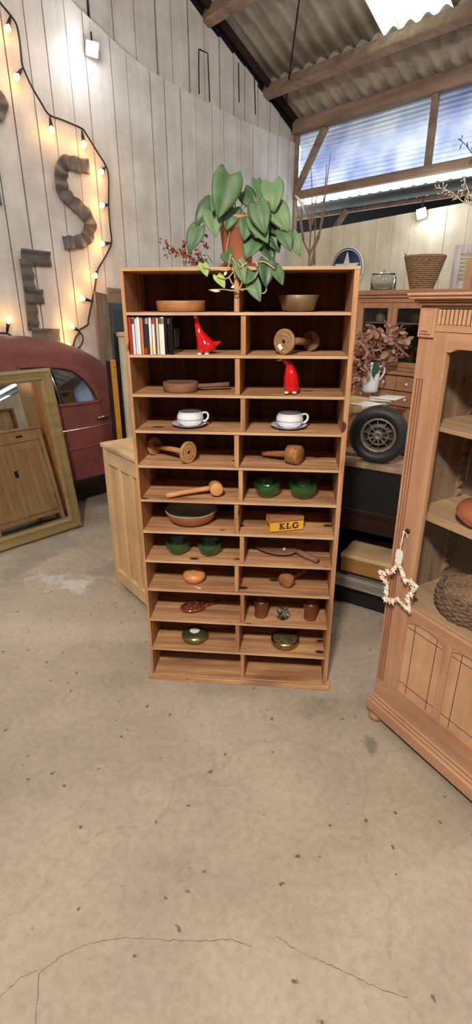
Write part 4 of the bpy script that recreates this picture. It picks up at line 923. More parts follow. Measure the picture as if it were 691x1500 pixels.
# frames round the windows
def rim(P, name, m, r, close=True, side=-1, push=.004):
    pts = []
    for (s_, z) in P:
        # find v
        best = min(range(200), key=lambda j: abs(body(s_, j/200*.8)[1] - z)); y = body(s_, best/200*.8)[0]
        pts.append(V((s_ + 5.6, side*(y + push), z)))
    if close: pts = pts + [pts[0]]
    return MB().loft(pts, r, 8, spline=4).build(name, m, car)
for sd in (-1, 1):
    rim(W1, 'window_frame', M['car'], .014, side=sd); rim(Wf, 'window_frame', M['car'], .014, side=sd)
for sd in (-1, 1):
    P = []
    for (s_, z) in W1:
        best = min(range(200), key=lambda j: abs(body(s_, j/200*.8)[1] - z)); P.append(V((s_ + 5.6, sd*(body(s_, best/200*.8)[0] - .004), z)))
    MB().add(P, [list(range(len(P)))]).build('window_glass', M['car_glass'], car)
# quarter light bars
for xx, m_ in ((77, M['chrome']), (81, M['rubber'])):
    a = car_sz(xx - 4, 538.5); b = car_sz(xx + 9, 592)
    rim([a, ((a[0]+b[0])/2, (a[1]+b[1])/2), b], 'quarter_light_bar', m_, .006, close=False)
# door seams, trim, handle
def seam(P, r=.003, name='door_seam', m=None, push=.0): return rim([car_sz(x, y, w) for x, y, w in P], name, m or M['car_dark'], r, close=False, push=push)
seam([(24, 524, .09), (24.5, 532, .07), (25, 541, .06)]); seam([(88, 527, .10), (110, 531, .09), (128, 543, .07), (143, 562, .05), (152, 580, .02), (158, 600, 0), (159, 612, 0)], .0035)
seam([(153, 620, 0), (150, 640, 0), (148, 665, 0)], .0025)
zt = .69
rim([(-7.2, zt), (-6, zt), (-5, zt), (-4.4, zt), (-4.0, zt), (-3.78, zt)], 'chrome_trim', M['chrome'], .006, False)
rim([(-7.2, .54), (-6, .54), (-5, .54), (-4.4, .54), (-4.1, .54), (-3.8, .55)], 'body_crease', M['car'], .010, False, push=0)
hs = pL(148, 609, CO)[0]
def carpt(s_, w, z): return V((s_ + 5.6, -.70 - w, z))
MB().loft([carpt(hs - .045, .0, .757), carpt(hs - .04, .028, .759), carpt(hs + .0, .034, .764), carpt(hs + .05, .028, .769)], [.006, .007, .009, .005], 10, spline=3).build('door_handle', M['chrome'], car)
MB().loft([carpt(-6.9, .0, .245), carpt(-4.6, .0, .245), carpt(-3.8, .0, .262)], [(.009, .03)]*3, 12).build('running_board', M['iron'], car)
# floor pan, seats, wheels
MB().box((-2.0, -.62, .27), (2.2, .5, .30)).build('floor_pan', M['car_dark'], car)
MB().box((.9, -.55, .35), (1.35, .55, .62), c=.05).box((1.2, -.55, .5), (1.45, .55, .98), c=.05).build('rear_seat', M['car_dark'], car)
MB().box((.0, -.55, .35), (.4, .55, .6), c=.05).box((.3, -.55, .5), (.45, .55, .95), c=.05).build('front_seat', M['car_dark'], car)
def wheel(x, y):
    T = axisT((x, y, .29), (0, 1, 0))
    w = MB().lathe([(.17, -.07), (.25, -.075), (.28, -.05), (.285, 0), (.28, .05), (.25, .075), (.17, .07)], 40, 0, T).build('wheel', M['rubber'], car)
    MB().lathe([(0, -.05), (.08, -.055), (.1, -.03), (.17, -.05), (.17, .05), (0, .05)], 32, 0, T).build('hub_cap', M['hub'], w)
for x in (-1.6, 2.0):
    for y in (-.56, .56): wheel(x, y)

# ------------------------------------------------------------------ things leaning by the left wall, right of the car
def slab(name, label, cat, P_tl, P_tr, off, thick, m, z0=0, group=None, top_px=None):
    """upright slab parallel to the left wall: given top-left and top-right pixels on the plane at off in front of the wall"""
    a = pL(*P_tl, off); b = pL(*P_tr, off)
    mb = MB(); Wd = b[0] - a[0]
    mb.add([(0, 0, z0), (Wd, 0, z0), (Wd, 0, b[1]), (0, 0, a[1]), (0, thick, z0), (Wd, thick, z0), (Wd, thick, b[1]), (0, thick, a[1])], [(0, 1, 2, 3), (7, 6, 5, 4), (0, 4, 5, 1), (1, 5, 6, 2), (2, 6, 7, 3), (3, 7, 4, 0)])
    o = mb.build(name, m, loc=WL(a[0], 0, off), rotz=atan2(dL.y, dL.x), bev=.003); tag(o, label, cat, group); return o, a, b
slab('weathered_plank', 'tall weathered brown plank leaning on the wall behind the car tail', 'plank', (139, 427), (157, 431), .14, .04, M['grey_wood'])
o, a, b = slab('salvaged_timber', 'wide brown salvaged timber behind the blue grey door', 'frame', (158, 421), (186, 424), .06, .04, M['beam'])
o, a, b = slab('painted_door', 'old blue grey painted door leaning beside the bookcase', 'door', (158, 443), (192, 446), .12, .03, M['slate'])
Wd = b[0] - a[0]
MB().box((.06, -.006, 1.25), (Wd - .02, 0, 1.52), c=.004).box((.06, -.006, .2), (Wd - .02, 0, 1.1), c=.004).build('door_panel', mat('blue_grey_panel', (52, 56, 64), .5), o)
o, a, b = slab('black_board', 'narrow black board standing between the blue grey door and the cream shutter', 'board', (168, 488), (181, 488), 1.66, .03, M['black'])
# cream shutter
a = pL(175, 487, 1.80); b = pL(196, 486, 1.80)
sh = thing('cream_shutter', 'narrow cream painted panelled shutter standing left of the bookcase', 'shutter', WL(a[0], 0, 1.80), atan2(dL.y, dL.x)); Wd = b[0] - a[0]; zb = pL(183, 628, 1.80)[1]; zt_ = a[1]
MB().box((0, 0, 0), (.04, .03, zt_ - .03), c=.003).box((Wd - .04, 0, 0), (Wd, .03, zt_ - .03), c=.003).build('stile', M['cream_shutter'], sh)
MB().box((-.006, -.01, zt_ - .0295), (Wd + .01, .04, zt_), c=.003).build('top_rail', M['cab_x'], sh)
MB().box((.04, .01, .1), (Wd - .04, .02, zt_ - .03)).build('panel', M['cream_shutter'], sh)
for k in range(5): MB().box((.05 + k*.03, .004, .12), (.058 + k*.03, .0102, zt_ - .05)).build('bead', M['cream_shutter'], sh)
# dark plank and yellow board standing in front of the car tail
slab('dark_plank', 'dark brown plank standing left of the yellow board', 'plank', (157.5, 529), (166, 528), CO + .06, .03, M['dkbrown'])
o, a, b = slab('yellow_board', 'long narrow yellow painted board with a bolt hole at its top', 'board', (163.5, 528.5), (169.5, 527), CO + .13, .028, M['ygold'])
MB().lathe([(0, -.0005), (.006, -.0005), (.006, .0005), (0, .0005)], 12, 0, axisT((.5*(b[0]-a[0]), -.0006, a[1] - .05), (0, 1, 0))).build('bolt_hole', M['black'], o)

# ------------------------------------------------------------------ letters and string lights on the left wall
def ribbon_letter(name, label, strokes, width):
    """strokes: list of pixel polylines; each becomes a corrugated strip"""
    first = pL(*strokes[0][0], .05)[2]; o = thing(name, label, 'letter', first)
    for st, wd_, across in strokes_iter(strokes, width):
        P = [V(pL(x, y, .05)[:2] + (0,)) for x, y in st]
        # resample
        Q = []; 
        for i in range(len(P)-1):
            p0, p1, p2, p3 = P[max(i-1, 0)], P[i], P[i+1], P[min(i+2, len(P)-1)]
            for k in range(12):
                t = k/12; Q.append(.5*((2*p1) + (-p0+p2)*t + (2*p0-5*p1+4*p2-p3)*t*t + (-p0+3*p1-3*p2+p3)*t**3) if len(P) > 2 else p1.lerp(p2, t))
        Q.append(P[-1]); acc = 0; mb = MB(); rows = []
        for i, q in enumerate(Q):
            t = (Q[min(i+1, len(Q)-1)] - Q[max(i-1, 0)]).normalized(); n = V((-t.y, t.x, 0))
            if i: acc += (q - Q[i-1]).length
            rows.append((q, n, acc))
        vs = []; nj = 9
        for (q, n, ac) in rows:
            for j in range(nj):
                e = (j/(nj-1) - .5)*wd_; ph = (ac if not across else e + wd_/2)/.105*2*pi
                wob = .004*sin((ac)/.105*2*pi) if not across else 0
                r_ = q + n*(e + (wob if abs(e) > wd_*.45 else 0)*(1 if e > 0 else -1)); p = WL(r_.x, r_.y, .040 + .009*sin(ph)); vs.append(p - first)
        fs = []
        for i in range(len(rows)-1):
            for j in range(nj-1): a = i*nj + j; fs.append((a, a+1, a+nj+1, a+nj))
        mb.add(vs, fs, 0, True); mb.build('corrugated_strip', M['letter'], o, solid=.006)
def strokes_iter(st, width):
    for s_ in st: yield s_, width, False
# S drawn as one path
o = ribbon_letter('letter_s', 'letter S cut from rusty corrugated iron on the white wall', [[(131, 245), (116, 241), (98, 238), (90.5, 250), (90.5, 266), (93, 280), (103, 292), (120, 307), (131, 322), (132, 336), (126, 350), (112, 355), (94, 356)]], .125)
def strokes_iter(st, width):
    for k, s_ in enumerate(st): yield s_, width*(1 if k == 0 else 1.15), k > 0
ribbon_letter('letter_e', 'letter E made of rusty corrugated iron strips above the car roof', [[(38, 380), (44, 425), (50, 484)], [(32, 375), (75, 380)], [(40, 433.5), (64.5, 435)], [(48, 491), (88, 492)]], .115)
ribbon_letter('letter_fragment', 'edge of a rusty corrugated iron letter at the photo\'s left border, upper one', [[(-14, 135), (0, 140), (3, 152), (1, 164), (-12, 172)], ], .10)
ribbon_letter('letter_fragment', 'tip of a rusty corrugated iron letter at the left border, level with the S foot', [[(-20, 286), (-8, 287), (1, 288)], ], .12)
def festoon(label, cable, bulbs, extra=()):
    f0 = pL(*cable[0], .04)[2]; o = thing('string_lights', label, 'string lights', f0)
    def P(x, y, off=.035): return pL(x, y, off)[2] - f0
    for cbl in (cable,) + tuple(extra): MB().loft([P(*q) for q in cbl], .0085, 7, spline=4).build('cable', M['cable'], o)
    for (nx, ny), (bx, by) in bulbs:
        A = P(nx, ny, .04); B = P(bx, by, .10); d = (B - A); u_ = d.normalized()
        MB().loft([A, A + d*.35, B - u_*.035], [.007, .014, .018], 10).build('socket', M['cable'], o)
        T = axisT(B - u_*.035, u_)
        b_ = MB().lathe([(.010, 0), (.014, .010), (.022, .028), (.023, .038), (.017, .050), (0, .056)], 16, 0, T).build('bulb', M['bulb'], o)
        li = bpy.data.lights.new('bulb_light', 'POINT'); li.energy = 1.2; li.color = (1, .50, .20); li.shadow_soft_size = .03
        lo = bpy.data.objects.new('bulb_light', li); COL.objects.link(lo); lo.location = f0 + B + dR*.01; 
festoon('black cable with warm glowing bulbs looping down the white wall beside the S', [(-8, -8), (2, 6), (15, 22), (24, 36), (29, 62), (32, 92), (36, 104), (46, 126), (60, 150), (72, 168), (92, 176), (119, 188), (126, 196), (142, 222), (155, 243), (159, 262), (159, 300), (161, 330), (163, 356), (153, 378), (143, 396), (139, 420), (134, 445), (129, 470)],
        [((15, 24), (11, 42)), ((33, 100), (24, 113)), ((73, 171), (76, 191)), ((120, 191), (123, 212)), ((154, 245), (148, 252)), ((159, 300), (149, 301)), ((162, 356), (149, 357)), ((143, 396), (139, 404)), ((134, 441), (120, 437)),
         ((116, 485), (105, 478)), ((110, 510), (100, 506))], extra=([(129, 470), (128, 476), (116, 484), (121, 492), (120, 503), (112, 512), (107, 511), (110, 496), (117, 486)],))
festoon('short black cable with one glowing bulb above the car roof at the left border', [(-10, 488), (8, 488), (18, 493), (30, 502)], [((10, 488), (13, 468))])

# floodlights on the walls
def flood(label, P, d, m='led', w=.11, energy=60):
    o = thing('floodlight', label, 'lamp', P); T = axisT((0, 0, 0), d)
    MB().box((-w/2, -w/2, -.04), (w/2, w/2, 0), c=.006, T=T).build('housing', M['enam'], o)
    MB().box((-w/2 + .012, -w/2 + .012, 0.0005), (w/2 - .012, w/2 - .012, .004), T=T).build('led_panel', M['led'], o)
    MB().loft([V((0, 0, 0)) - V(d).normalized()*.03, V((0, 0, .0)) - V(d).normalized()*.03 + (V((0, 0, .15)) if False else V((0, 0, .12)))], .008, 8).build('bracket', M['iron'], o)
    return o
q = pL(135, 72, .12); flood('small white floodlight glaring high on the left board wall', q[2], (V((-.2, 0, 1.2)) - q[2]))
li = bpy.data.lights.new('flood_a', 'POINT'); li.energy = 5; li.shadow_soft_size = .05; li.color = (.98, .98, 1)
lo = bpy.data.objects.new('flood_a', li); COL.objects.link(lo); lo.location = q[2] + (V((-.2, 0, 1.2)) - q[2]).normalized()*.16; lo.rotation_euler = (V((-.2, 0, 1.2)) - q[2]).to_track_quat('-Z', 'Y').to_euler()
q = pR(617, 313, .12); flood('small white floodlight glaring on the cream board wall', q[2], (V((.3, 0, 1.2)) - q[2]), w=.10)
li = bpy.data.lights.new('flood_b', 'POINT'); li.energy = 5; li.shadow_soft_size = .05; li.color = (.98, .98, 1)
lo = bpy.data.objects.new('flood_b', li); COL.objects.link(lo); lo.location = q[2] + (V((.3, 0, 1.2)) - q[2]).normalized()*.16; lo.rotation_euler = (V((.3, 0, 1.2)) - q[2]).to_track_quat('-Z', 'Y').to_euler()

# star sign
q = pR(508, 394, .03); r_ = 27.5/750*6.75
st = thing('star_sign', 'round navy blue enamel sign with a white star and ring on the cream boards', 'sign', q[2])
T = axisT((0, 0, 0), -dL); 
MB().lathe([(0, 0), (r_, 0), (r_, .010), (r_*.93, .012), (0, .012)], 56, 0, T).build('plate', M['enam'], st)
MB().lathe([(r_*.86, .0125), (r_*.86, .0135), (0, .0135)], 56, 0, T).build('blue_disc', M['blue'], st)
MB().lathe([(r_*.90, .0125), (r_*.925, .0145), (r_*.95, .0125)], 56, 0, T).build('rim_ring', M['blue'], st)
z3 = V((0, 0, 1)); x3 = dR
mb = MB(); pts = []
for k in range(10):
    a = pi/2 + k*pi/5; rr_ = r_*(.80 if k % 2 == 0 else .31); pts.append(x3*rr_*cos(a) + z3*rr_*sin(a) - dL*.0145)
cpt = -dL*.0175
mb.add(pts + [cpt], [(k, (k+1) % 10, 10) for k in range(10)]); mb.build('star', M['enam'], st)

# ------------------------------------------------------------------ stripped pine display cabinet, right
VP_ = V((.537, 1.66, 0)); VR = radians(-60)
vt = thing('display_cabinet', 'stripped pine display cabinet with a glazed door and fluted corner posts', 'cabinet', VP_, VR)
VW, VD = .62, .36
def vb(name, m, *boxes, c=.0015, parent=None):
    mb = MB()
    for b in boxes: mb.box(b[0], b[1], c=c, mi=(b[2] if len(b) > 2 else 0))
    return mb.build(name, m, parent or vt)
# base
mb = MB()
for (y0, z0, z1, e) in ((-.004, .045, .098, 0), (.004, .098, .112, .006), (.010, .112, .126, .012)):
    mb.box((0 + e, y0, z0), (VW - e, VD, z1), c=.004)
mb.build('plinth', M['vit_x'], vt)
mb = MB(); mb.box((.018, .014, .126), (VW - .018, VD, .175), c=.002); mb.build('lower_frame', M['vit_x'], vt)
for x, y in ((.035, .03), (VW - .035, .03), (.035, VD - .035), (VW - .035, VD - .035)):
    MB().lathe([(0, 0), (.020, 0), (.030, .006), (.033, .016), (.031, .026), (.024, .032), (.021, .037), (.026, .041), (.026, .0448), (0, .0448)], 28, 0, Matrix.Translation((x, y, 0))).build('bun_foot', M['vit_x'], vt)
# posts with flutes
for xo in (.018, VW - .018 - .057):
    mb = MB(); x0, x1 = xo, xo + .057
    mb.box((x0, .024, .1752), (x1, .07, 1.517)); mb.box((x0, .018, .1752), (x1, .024, .20)); mb.box((x0, .018, 1.375), (x1, .024, 1.517))
    gx = [x0 + .011, x0 + .022, x0 + .033]; last = x0
    for gxx in gx + [x1 + .0045]:
        mb.box((last, .018, .20), (gxx - .0032 if gxx <= x1 else x1, .0245, 1.375), c=.001); last = gxx + .0032
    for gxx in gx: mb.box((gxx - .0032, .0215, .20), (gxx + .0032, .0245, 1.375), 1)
    p = mb.build('fluted_post', [M['vit_z'], M['flute']], vt)
    mb = MB()
    mb.box((x0 - .002, .010, 1.498), (x1 + .002, .03, 1.580), c=.002)
    for e, hh_ in ((.008, .006), (.015, .002)):
        mb.box((x0 + e, hh_, 1.498 + e*1.2), (x1 - e, .011, 1.580 - e*1.0), c=.002)
    mb.build('post_capital', M['vit_z'], vt)
# frieze with slats
mb = MB(); fx0, fx1 = .0752, VW - .0752
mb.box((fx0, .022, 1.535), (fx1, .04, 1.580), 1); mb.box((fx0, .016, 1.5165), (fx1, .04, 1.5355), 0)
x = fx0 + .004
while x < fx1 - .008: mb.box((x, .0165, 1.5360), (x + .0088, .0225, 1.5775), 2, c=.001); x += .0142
mb.build('slatted_frieze', [M['vit_x'], M['groove'], M['vit_panel']], vt)
# cornice
mb = MB()
for (e, z0, z1) in ((.0, 1.580, 1.588), (.010, 1.588, 1.597), (.016, 1.597, 1.604), (.028, 1.604, 1.613), (.032, 1.613, 1.622)):
    mb.box((.014 - e, .014 - e, z0), (VW - .014 + e, VD, z1), c=.003)
mb.build('cornice', M['vit_x'], vt)
# door
dx0, dx1 = .0765, VW - .0765; z0, z1 = .178, 1.5145; sw = .053; yd0, yd1 = .012, .034
dmb = MB(); dmb.box((dx0, yd0, z0), (dx0 + sw, yd1, z1), c=.0015); dmb.box((dx1 - sw, yd0, z0), (dx1, yd1, z1), c=.0015)
dmb.box((dx0 + sw, yd0 + .001, .545), (dx1 - sw, yd1, .592), 1, c=.0015); dmb.box((dx0 + sw, yd0 + .001, z0), (dx1 - sw, yd1, .228), 1, c=.0015)
# top rail with a raised centre
xa, xb = dx0 + sw, dx1 - sw; poly = [(xa, z1), (xa, 1.462)]
for k in range(7): t = k/6; poly.append((xa + .012 + .024*t, 1.462 + .010*(.5 - .5*cos(pi*t))))
for k in range(7): t = 1 - k/6; poly.append((xb - .012 - .024*t, 1.462 + .010*(.5 - .5*cos(pi*t))))
poly += [(xb, 1.462), (xb, z1)]
dmb.prism(poly, -yd1, -yd0 - .001, 1, Matrix.Rotation(pi/2, 4, 'X'))
xm = (dx0 + dx1)/2 - .004; dmb.box((xm - .0145, yd0 + .001, .228), (xm + .0145, yd1, .545), c=.0015)
# ogee spandrels at panel tops
for (a, b) in ((xa, xm - .0145), (xm + .0145, xb)):
    w_ = b - a; top = [(a, .5449)]
    for k in range(13): t = k/12; top.append((a + w_*t, .5449 - .020*(abs(2*t - 1)**2.2) * (1 if True else 0)))
    top.append((b, .5449)); dmb.prism(top, -yd1 + .004, -yd0 - .003, 1, Matrix.Rotation(pi/2, 4, 'X'))
door = dmb.build('glazed_door', [M['vit_z'], M['vit_x']], vt)
for (a, b) in ((xa, xm - .0145), (xm + .0145, xb)):
    mb = MB(); mb.box((a, .021, .228), (b, .028, .545), 0); w_ = b - a
    for fx in (.22, .80): mb.box((a + w_*fx - .0012, .0204, .228), (a + w_*fx + .0012, .0212, .54), 1)
    for fz in (.262, .508): mb.box((a, .0204, fz - .0012), (b, .0212, fz + .0012), 1)
    mb.build('lower_panel', [M['vit_panel'], M['groove']], door)
MB().add([(xa - .002, .025, .59), (xb + .002, .025, .59), (xb + .002, .025, 1.475), (xa - .002, .025, 1.475)], [(0, 1, 2, 3)]).build('glass_pane', M['pane'], door)
MB().lathe([(0, 0), (.009, 0), (.009, .002), (.004, .003), (.004, .008), (.007, .010), (.005, .013), (0, .014)], 18, 0, axisT((.082, .012, .872), (0, -1, 0))).build('lock_knob', M['iron'], door)
# carcass
zi0, zi1 = .176, 1.579
for x in (.022, VW - .034): vb('side_panel', M['vit_in'], ((x, .0705, zi0), (x + .012, VD - .012, zi1)))
mb = MB(); x = .034
while x < VW - .034: e = min(x + .092, VW - .034); mb.box((x, VD - .012, zi0), (e - .002, VD - .001, zi1)); x = e
mb.box((.034, VD - .0015, zi0), (VW - .034, VD, zi1)); mb.build('back_panel', M['vit_in'], vt)
M['vit_shelf'] = wood('cabinet_shelf_pine', (206, 176, 140), (172, 138, 104), 0, .8, .6)
for z in (.588, .930, 1.234): vb('shelf', M['vit_shelf'], ((.0345, .040 if z < .6 else .052, z - .014), (VW - .0345, VD - .0125, z)))
# sawtooth shelf supports
def saw(x, y0, y1):
    mb = MB(); z = .62; P = [(0, .6)]
    while z < 1.42: P += [(.004, z), (.017, z + .018), (.017, z + .026)]; z += .034
    P += [(0, 1.44)]
    T = Matrix(((1, 0, 0, x), (0, 0, 1, 0), (0, 1, 0, 0), (0, 0, 0, 1)))
    mb.prism(P, y0, y1, 0, T); return mb
for (y0) in (VD - .07,):
    mb = saw(.0342, y0, y0 + .02); mb.build('notched_rack', M['vit_in'], vt)
mb = MB()
z = .60
while z < 1.42:
    mb.add([(.13, VD - .0125, z), (.148, VD - .0125, z), (.148, VD - .030, z + .010), (.13, VD - .030, z + .010), (.13, VD - .0125, z + .026), (.148, VD - .0125, z + .026), (.148, VD - .030, z + .014), (.13, VD - .030, z + .014)], [(0, 1, 2, 3), (7, 6, 5, 4), (0, 4, 5, 1), (1, 5, 6, 2), (2, 6, 7, 3), (3, 7, 4, 0)]); z += .036
mb.build('notched_rack', M['vit_in'], vt)
def vw(x, y, z): return VP_ + V((cos(VR)*x - sin(VR)*y, sin(VR)*x + cos(VR)*y, z))
def vz(xp, yp, z): q = atz(xp, yp, z); return q
# contents
bk = thing('wicker_basket', 'round woven brown rush basket on the bottom shelf of the display cabinet', 'basket', vw(.262, .175, .5885), VR)
mb = MB(); R = random.Random(9)
for k in range(9):
    z = .009 + k*.0105; r_ = .098 + .012*sin(pi*(k + .5)/9); 
    P = []; nn_ = 72
    for i_ in range(nn_+1): a = 2*pi*i_/nn_; P.append(V(((r_ + .0035*sin(a*18 + k*pi))*cos(a)*1.12, (r_ + .0035*sin(a*18 + k*pi))*sin(a), z + .003*sin(a*9 + k))))
    mb.loft(P, .0072, 7)
mb.build('woven_wall', M['wicker_dk'], bk)
mb = MB()
for k in range(9): r_ = .010 + k*.0098; mb.loft([V((r_*cos(2*pi*i_/40)*1.12, r_*sin(2*pi*i_/40), .098 - .0009*k + .002*sin(i_*2.2))) for i_ in range(41)], .0062, 6)
mb.build('woven_lid', M['wicker'], bk)
MB().lathe([(0, .0), (.10, .0), (.10, .006), (0, .006)], 40).build('base', M['wicker_dk'], bk)
MB().loft([(-.125, -.01, .055), (-.138, -.015, .058), (-.137, 0, .060), (-.125, .004, .058)], .0018, 6, spline=3).build('wire_loop', M['chrome'], bk)
q = thing('clay_pot', 'flattened round brown clay pot on the middle shelf of the display cabinet', 'pot', vw(.272, .165, .9305), VR)
MB().lathe([(0, 0), (.055, 0), (.085, .010), (.106, .032), (.108, .045), (.098, .062), (.070, .076), (.035, .082), (.030, .088), (.026, .082), (0, .080)], 44).build('body', M['potbrown'], q)
q = thing('stone_ornament', 'cream carved stone ornament with scrolls on the top shelf, at the right border', 'ornament', vw(.285, .19, 1.2345), VR)
MB().lathe([(0, 0), (.058, 0), (.060, .008), (.052, .030), (.040, .040), (.0, .041)], 28).build('plinth', M['cream'], q)
MB().loft([(0, 0, .040), (0, 0, .052), (-.004, 0, .075), (.004, 0, .105), (.012, 0, .13), (.012, 0, .15)], [(.034, .034), (.056, .05), (.054, .05), (.040, .04), (.030, .03), (.006, .006)], 20, spline=4).build('carved_body', mat('carved_cream_stone', (226, 212, 178), .7, 0, .25, 30, .5), q)
for sx in (-1, 1):
    P = [V((sx*.046 + .012*cos(t)*(1 - t/12), -.028 - .0, .072 + .012*sin(t)*(1 - t/12))) for t in [i_*.45 for i_ in range(22)]]
    MB().loft(P, .0035, 7).build('scroll', M['cream'], q)
# star wreath hanging from the knob
wr_ = thing('star_wreath', 'whitened driftwood star wreath with small stars hanging from the cabinet door knob', 'wreath', vw(.084, -.004, .872), VR)
cz = -.203; cxx = .010; yf = -.012
mb = MB(); outer = []
for k in range(10):
    a = pi/2 + radians(8) + k*pi/5; r_ = .093 if k % 2 == 0 else .050; outer.append(V((cxx + r_*cos(a), yf, cz + r_*sin(a))))
R = random.Random(15)
for k in range(10):
    A, B = outer[k], outer[(k+1) % 10]
    for j in range(2):
        P = [A.lerp(B, t) + V((R.uniform(-.003, .003), R.uniform(-.004, .004), R.uniform(-.003, .003))) for t in (0, .25, .5, .75, 1)]
        mb.loft(P, [.003, .0042, .0046, .0042, .003], 6, spline=3)
mb.build('twig_star', M['straw'], wr_)
for k in range(26):
    i_ = (k*10/26); a = int(i_); t = i_ - a; p = outer[a % 10].lerp(outer[(a+1) % 10], t) + V((R.uniform(-.006, .006), -.006, R.uniform(-.006, .006))); r_ = R.uniform(.012, .019); ro = R.uniform(0, 2)
    pts = [p + V((r_*(1 if q_ % 2 == 0 else .45)*cos(ro + q_*pi/5), 0, r_*(1 if q_ % 2 == 0 else .45)*sin(ro + q_*pi/5))) for q_ in range(10)]
    mb = MB(); mb.add(pts + [p + V((0, -.005, 0)), p + V((0, .004, 0))], [(j_, (j_+1) % 10, 10) for j_ in range(10)] + [((j_+1) % 10, j_, 11) for j_ in range(10)]); mb.build('small_star', mat('whitened_wood_%d' % k, (226, 212, 196), .7, 0, .25, 60) if k == 0 else bpy.data.materials['whitened_wood_0'], wr_)
MB().loft([(0, -.010, .008), (.003, -.012, -.03), (-.002, -.013, -.066), (cxx, yf, cz + .085)], .0014, 6).loft([(.004, -.010, .008), (-.003, -.012, -.04), (.002, -.013, -.066), (cxx, yf, cz + .085)], .0014, 6).loft([(0, -.010, .009), (.018, -.012, .002), (.024, -.012, -.010)], .001, 5, spline=3).build('string', M['straw'], wr_)
MB().prism([(-.013, -.035), (.013, -.035), (.016, -.005), (.012, .014), (-.012, .014), (-.016, -.005)], .0135, .0145, 0, Matrix.Translation((0, 0, -.078)) @ Matrix.Rotation(pi/2, 4, 'X')).build('paper_tag', M['paper'], wr_)

# ------------------------------------------------------------------ tyre table (black and worn grey) behind the right end of the bookcase
q1 = atz(500, 674.5, .85); q2 = atz(582, 687.6, .85); td = (q2 - q1).normalized(); ta = atan2(td.y, td.x)
q1 = q1 - td*.06
tb = thing('black_workbench', 'black painted bench with a worn plank top and low grey shelf, under the tyre', 'bench', V((q1.x, q1.y, 0)), ta)
TW, TD, TZ = .80, .40, .85
MB().box((0, 0, TZ - .025), (TW, .13, TZ), c=.003).box((0, .133, TZ - .025), (TW, .27, TZ), c=.003).box((0, .273, TZ - .025), (TW, TD, TZ), c=.003).build('top_board', M['vit_in'], tb)
MB().box((.02, .01, TZ - .30), (TW, .03, TZ - .0255)).build('front_panel', M['black'], tb)
MB().box((.02, .004, .485), (TW, .0095, .60), c=.002).build('drawer_front', M['mahog'], tb)
MB().box((0.02, TD - .02, .1), (TW, TD, TZ - .0255)).build('back_panel', M['black'], tb)
MB().box((0, .02, 0), (.0195, TD, TZ - .0255)).build('end_panel', M['black'], tb); MB().box((TW - .02, .0305, 0), (TW, TD - .0205, TZ - .0255)).build('end_panel', M['black'], tb)
MB().box((.036, .06, 0), (TW - .021, .075, .16)).build('under_rail_dark', M['black'], tb)  # black board added to stand for the darkness under the rail
MB().box((-.012, -.012, 0), (.035, .018, TZ - .0255), c=.003).build('front_leg', M['pale_grey'], tb)
lowz = .225
MB().box((.036, -.01, lowz - .085), (TW, .03, lowz - .03), c=.002).build('front_rail', M['pale_grey'], tb)
MB().box((.0205, .031, lowz - .02), (TW - .0205, TD - .021, lowz)).build('low_shelf', M['mahog'], tb)
def TBp(x, y, z): return V((q1.x, q1.y, 0)) + td*x + V((-td.y, td.x, 0))*y + V((0, 0, z))
bx = thing('wooden_crate', 'flat lidded wooden box with a yellow brown front on the low grey shelf', 'box', TBp(.098, .012, lowz + .0005), ta)
MB().box((0, 0, 0), (.46, .25, .082), c=.002).build('box_body', wood('yellow_box_wood', (176, 132, 74), (140, 98, 50), 0, .8, .6), bx)
MB().box((-.004, -.004, .0825), (.464, .254, .104), c=.003).build('lid', M['cab_x'], bx)
# tyre
q = atz(553, 681, .85); tyc = px(V((q.x, q.y, .85)))
R1 = .142
ty = thing('spoked_wheel', 'small black tyre on a tarnished spoked hub standing on the bench', 'wheel', V((q.x, q.y, .8505)), 0)
fa = V((-.42, -.90, -.03)); q_ = V((0, 0, R1)); T = axisT((0, .04, R1), fa)
mb = MB(); prof = []
for k in range(25):
    a = 2*pi*k/24; rx = .040*cos(a); ry = .042*sin(a); prof.append((R1 - .0295 + (abs(rx)/.04)**.8*.0285*(1 if rx > 0 else -1), ry))
mb.lathe(prof, 64, 0, T)
mb.build('tyre', M['rubber'], ty)
mb = MB()
for k in range(64):
    a = 2*pi*k/64
    for s_ in (-1, 1): mb.box((R1 - .006, -.003, s_*.004), (R1 - .0002, .003, s_*.024), T=T @ Matrix.Rotation(a, 4, 'Z') )
mb.build('tread', M['rubber'], ty)
MB().lathe([(.072, -.02), (.082, -.02), (.090, .016), (.082, .026), (.074, .018), (.070, -.01)], 48, 0, T).lathe([(.046, .010), (.051, .014), (.046, .018), (.042, .014), (.046, .010)], 40, 0, T).build('rim', M['hub'], ty)
mb = MB()
for k in range(10):
    a = 2*pi*k/10; mb.loft([V((.018*cos(a), .018*sin(a), .018)), V((.078*cos(a), .078*sin(a), .012))], [(.003, .004), (.003, .003)], 6, T=T)
mb.build('spokes', M['hub'], ty)
MB().lathe([(0, -.02), (.020, -.02), (.026, .010), (.024, .022), (.010, .028), (.009, .022), (0, .02)], 28, 0, T).build('hub', M['hub'], ty)
MB().lathe([(0, -.018), (.074, -.018), (.074, -.015), (0, -.015)], 40, 0, T).build('brake_drum', mat('dull_drum', (84, 78, 72), .6, .2), ty)
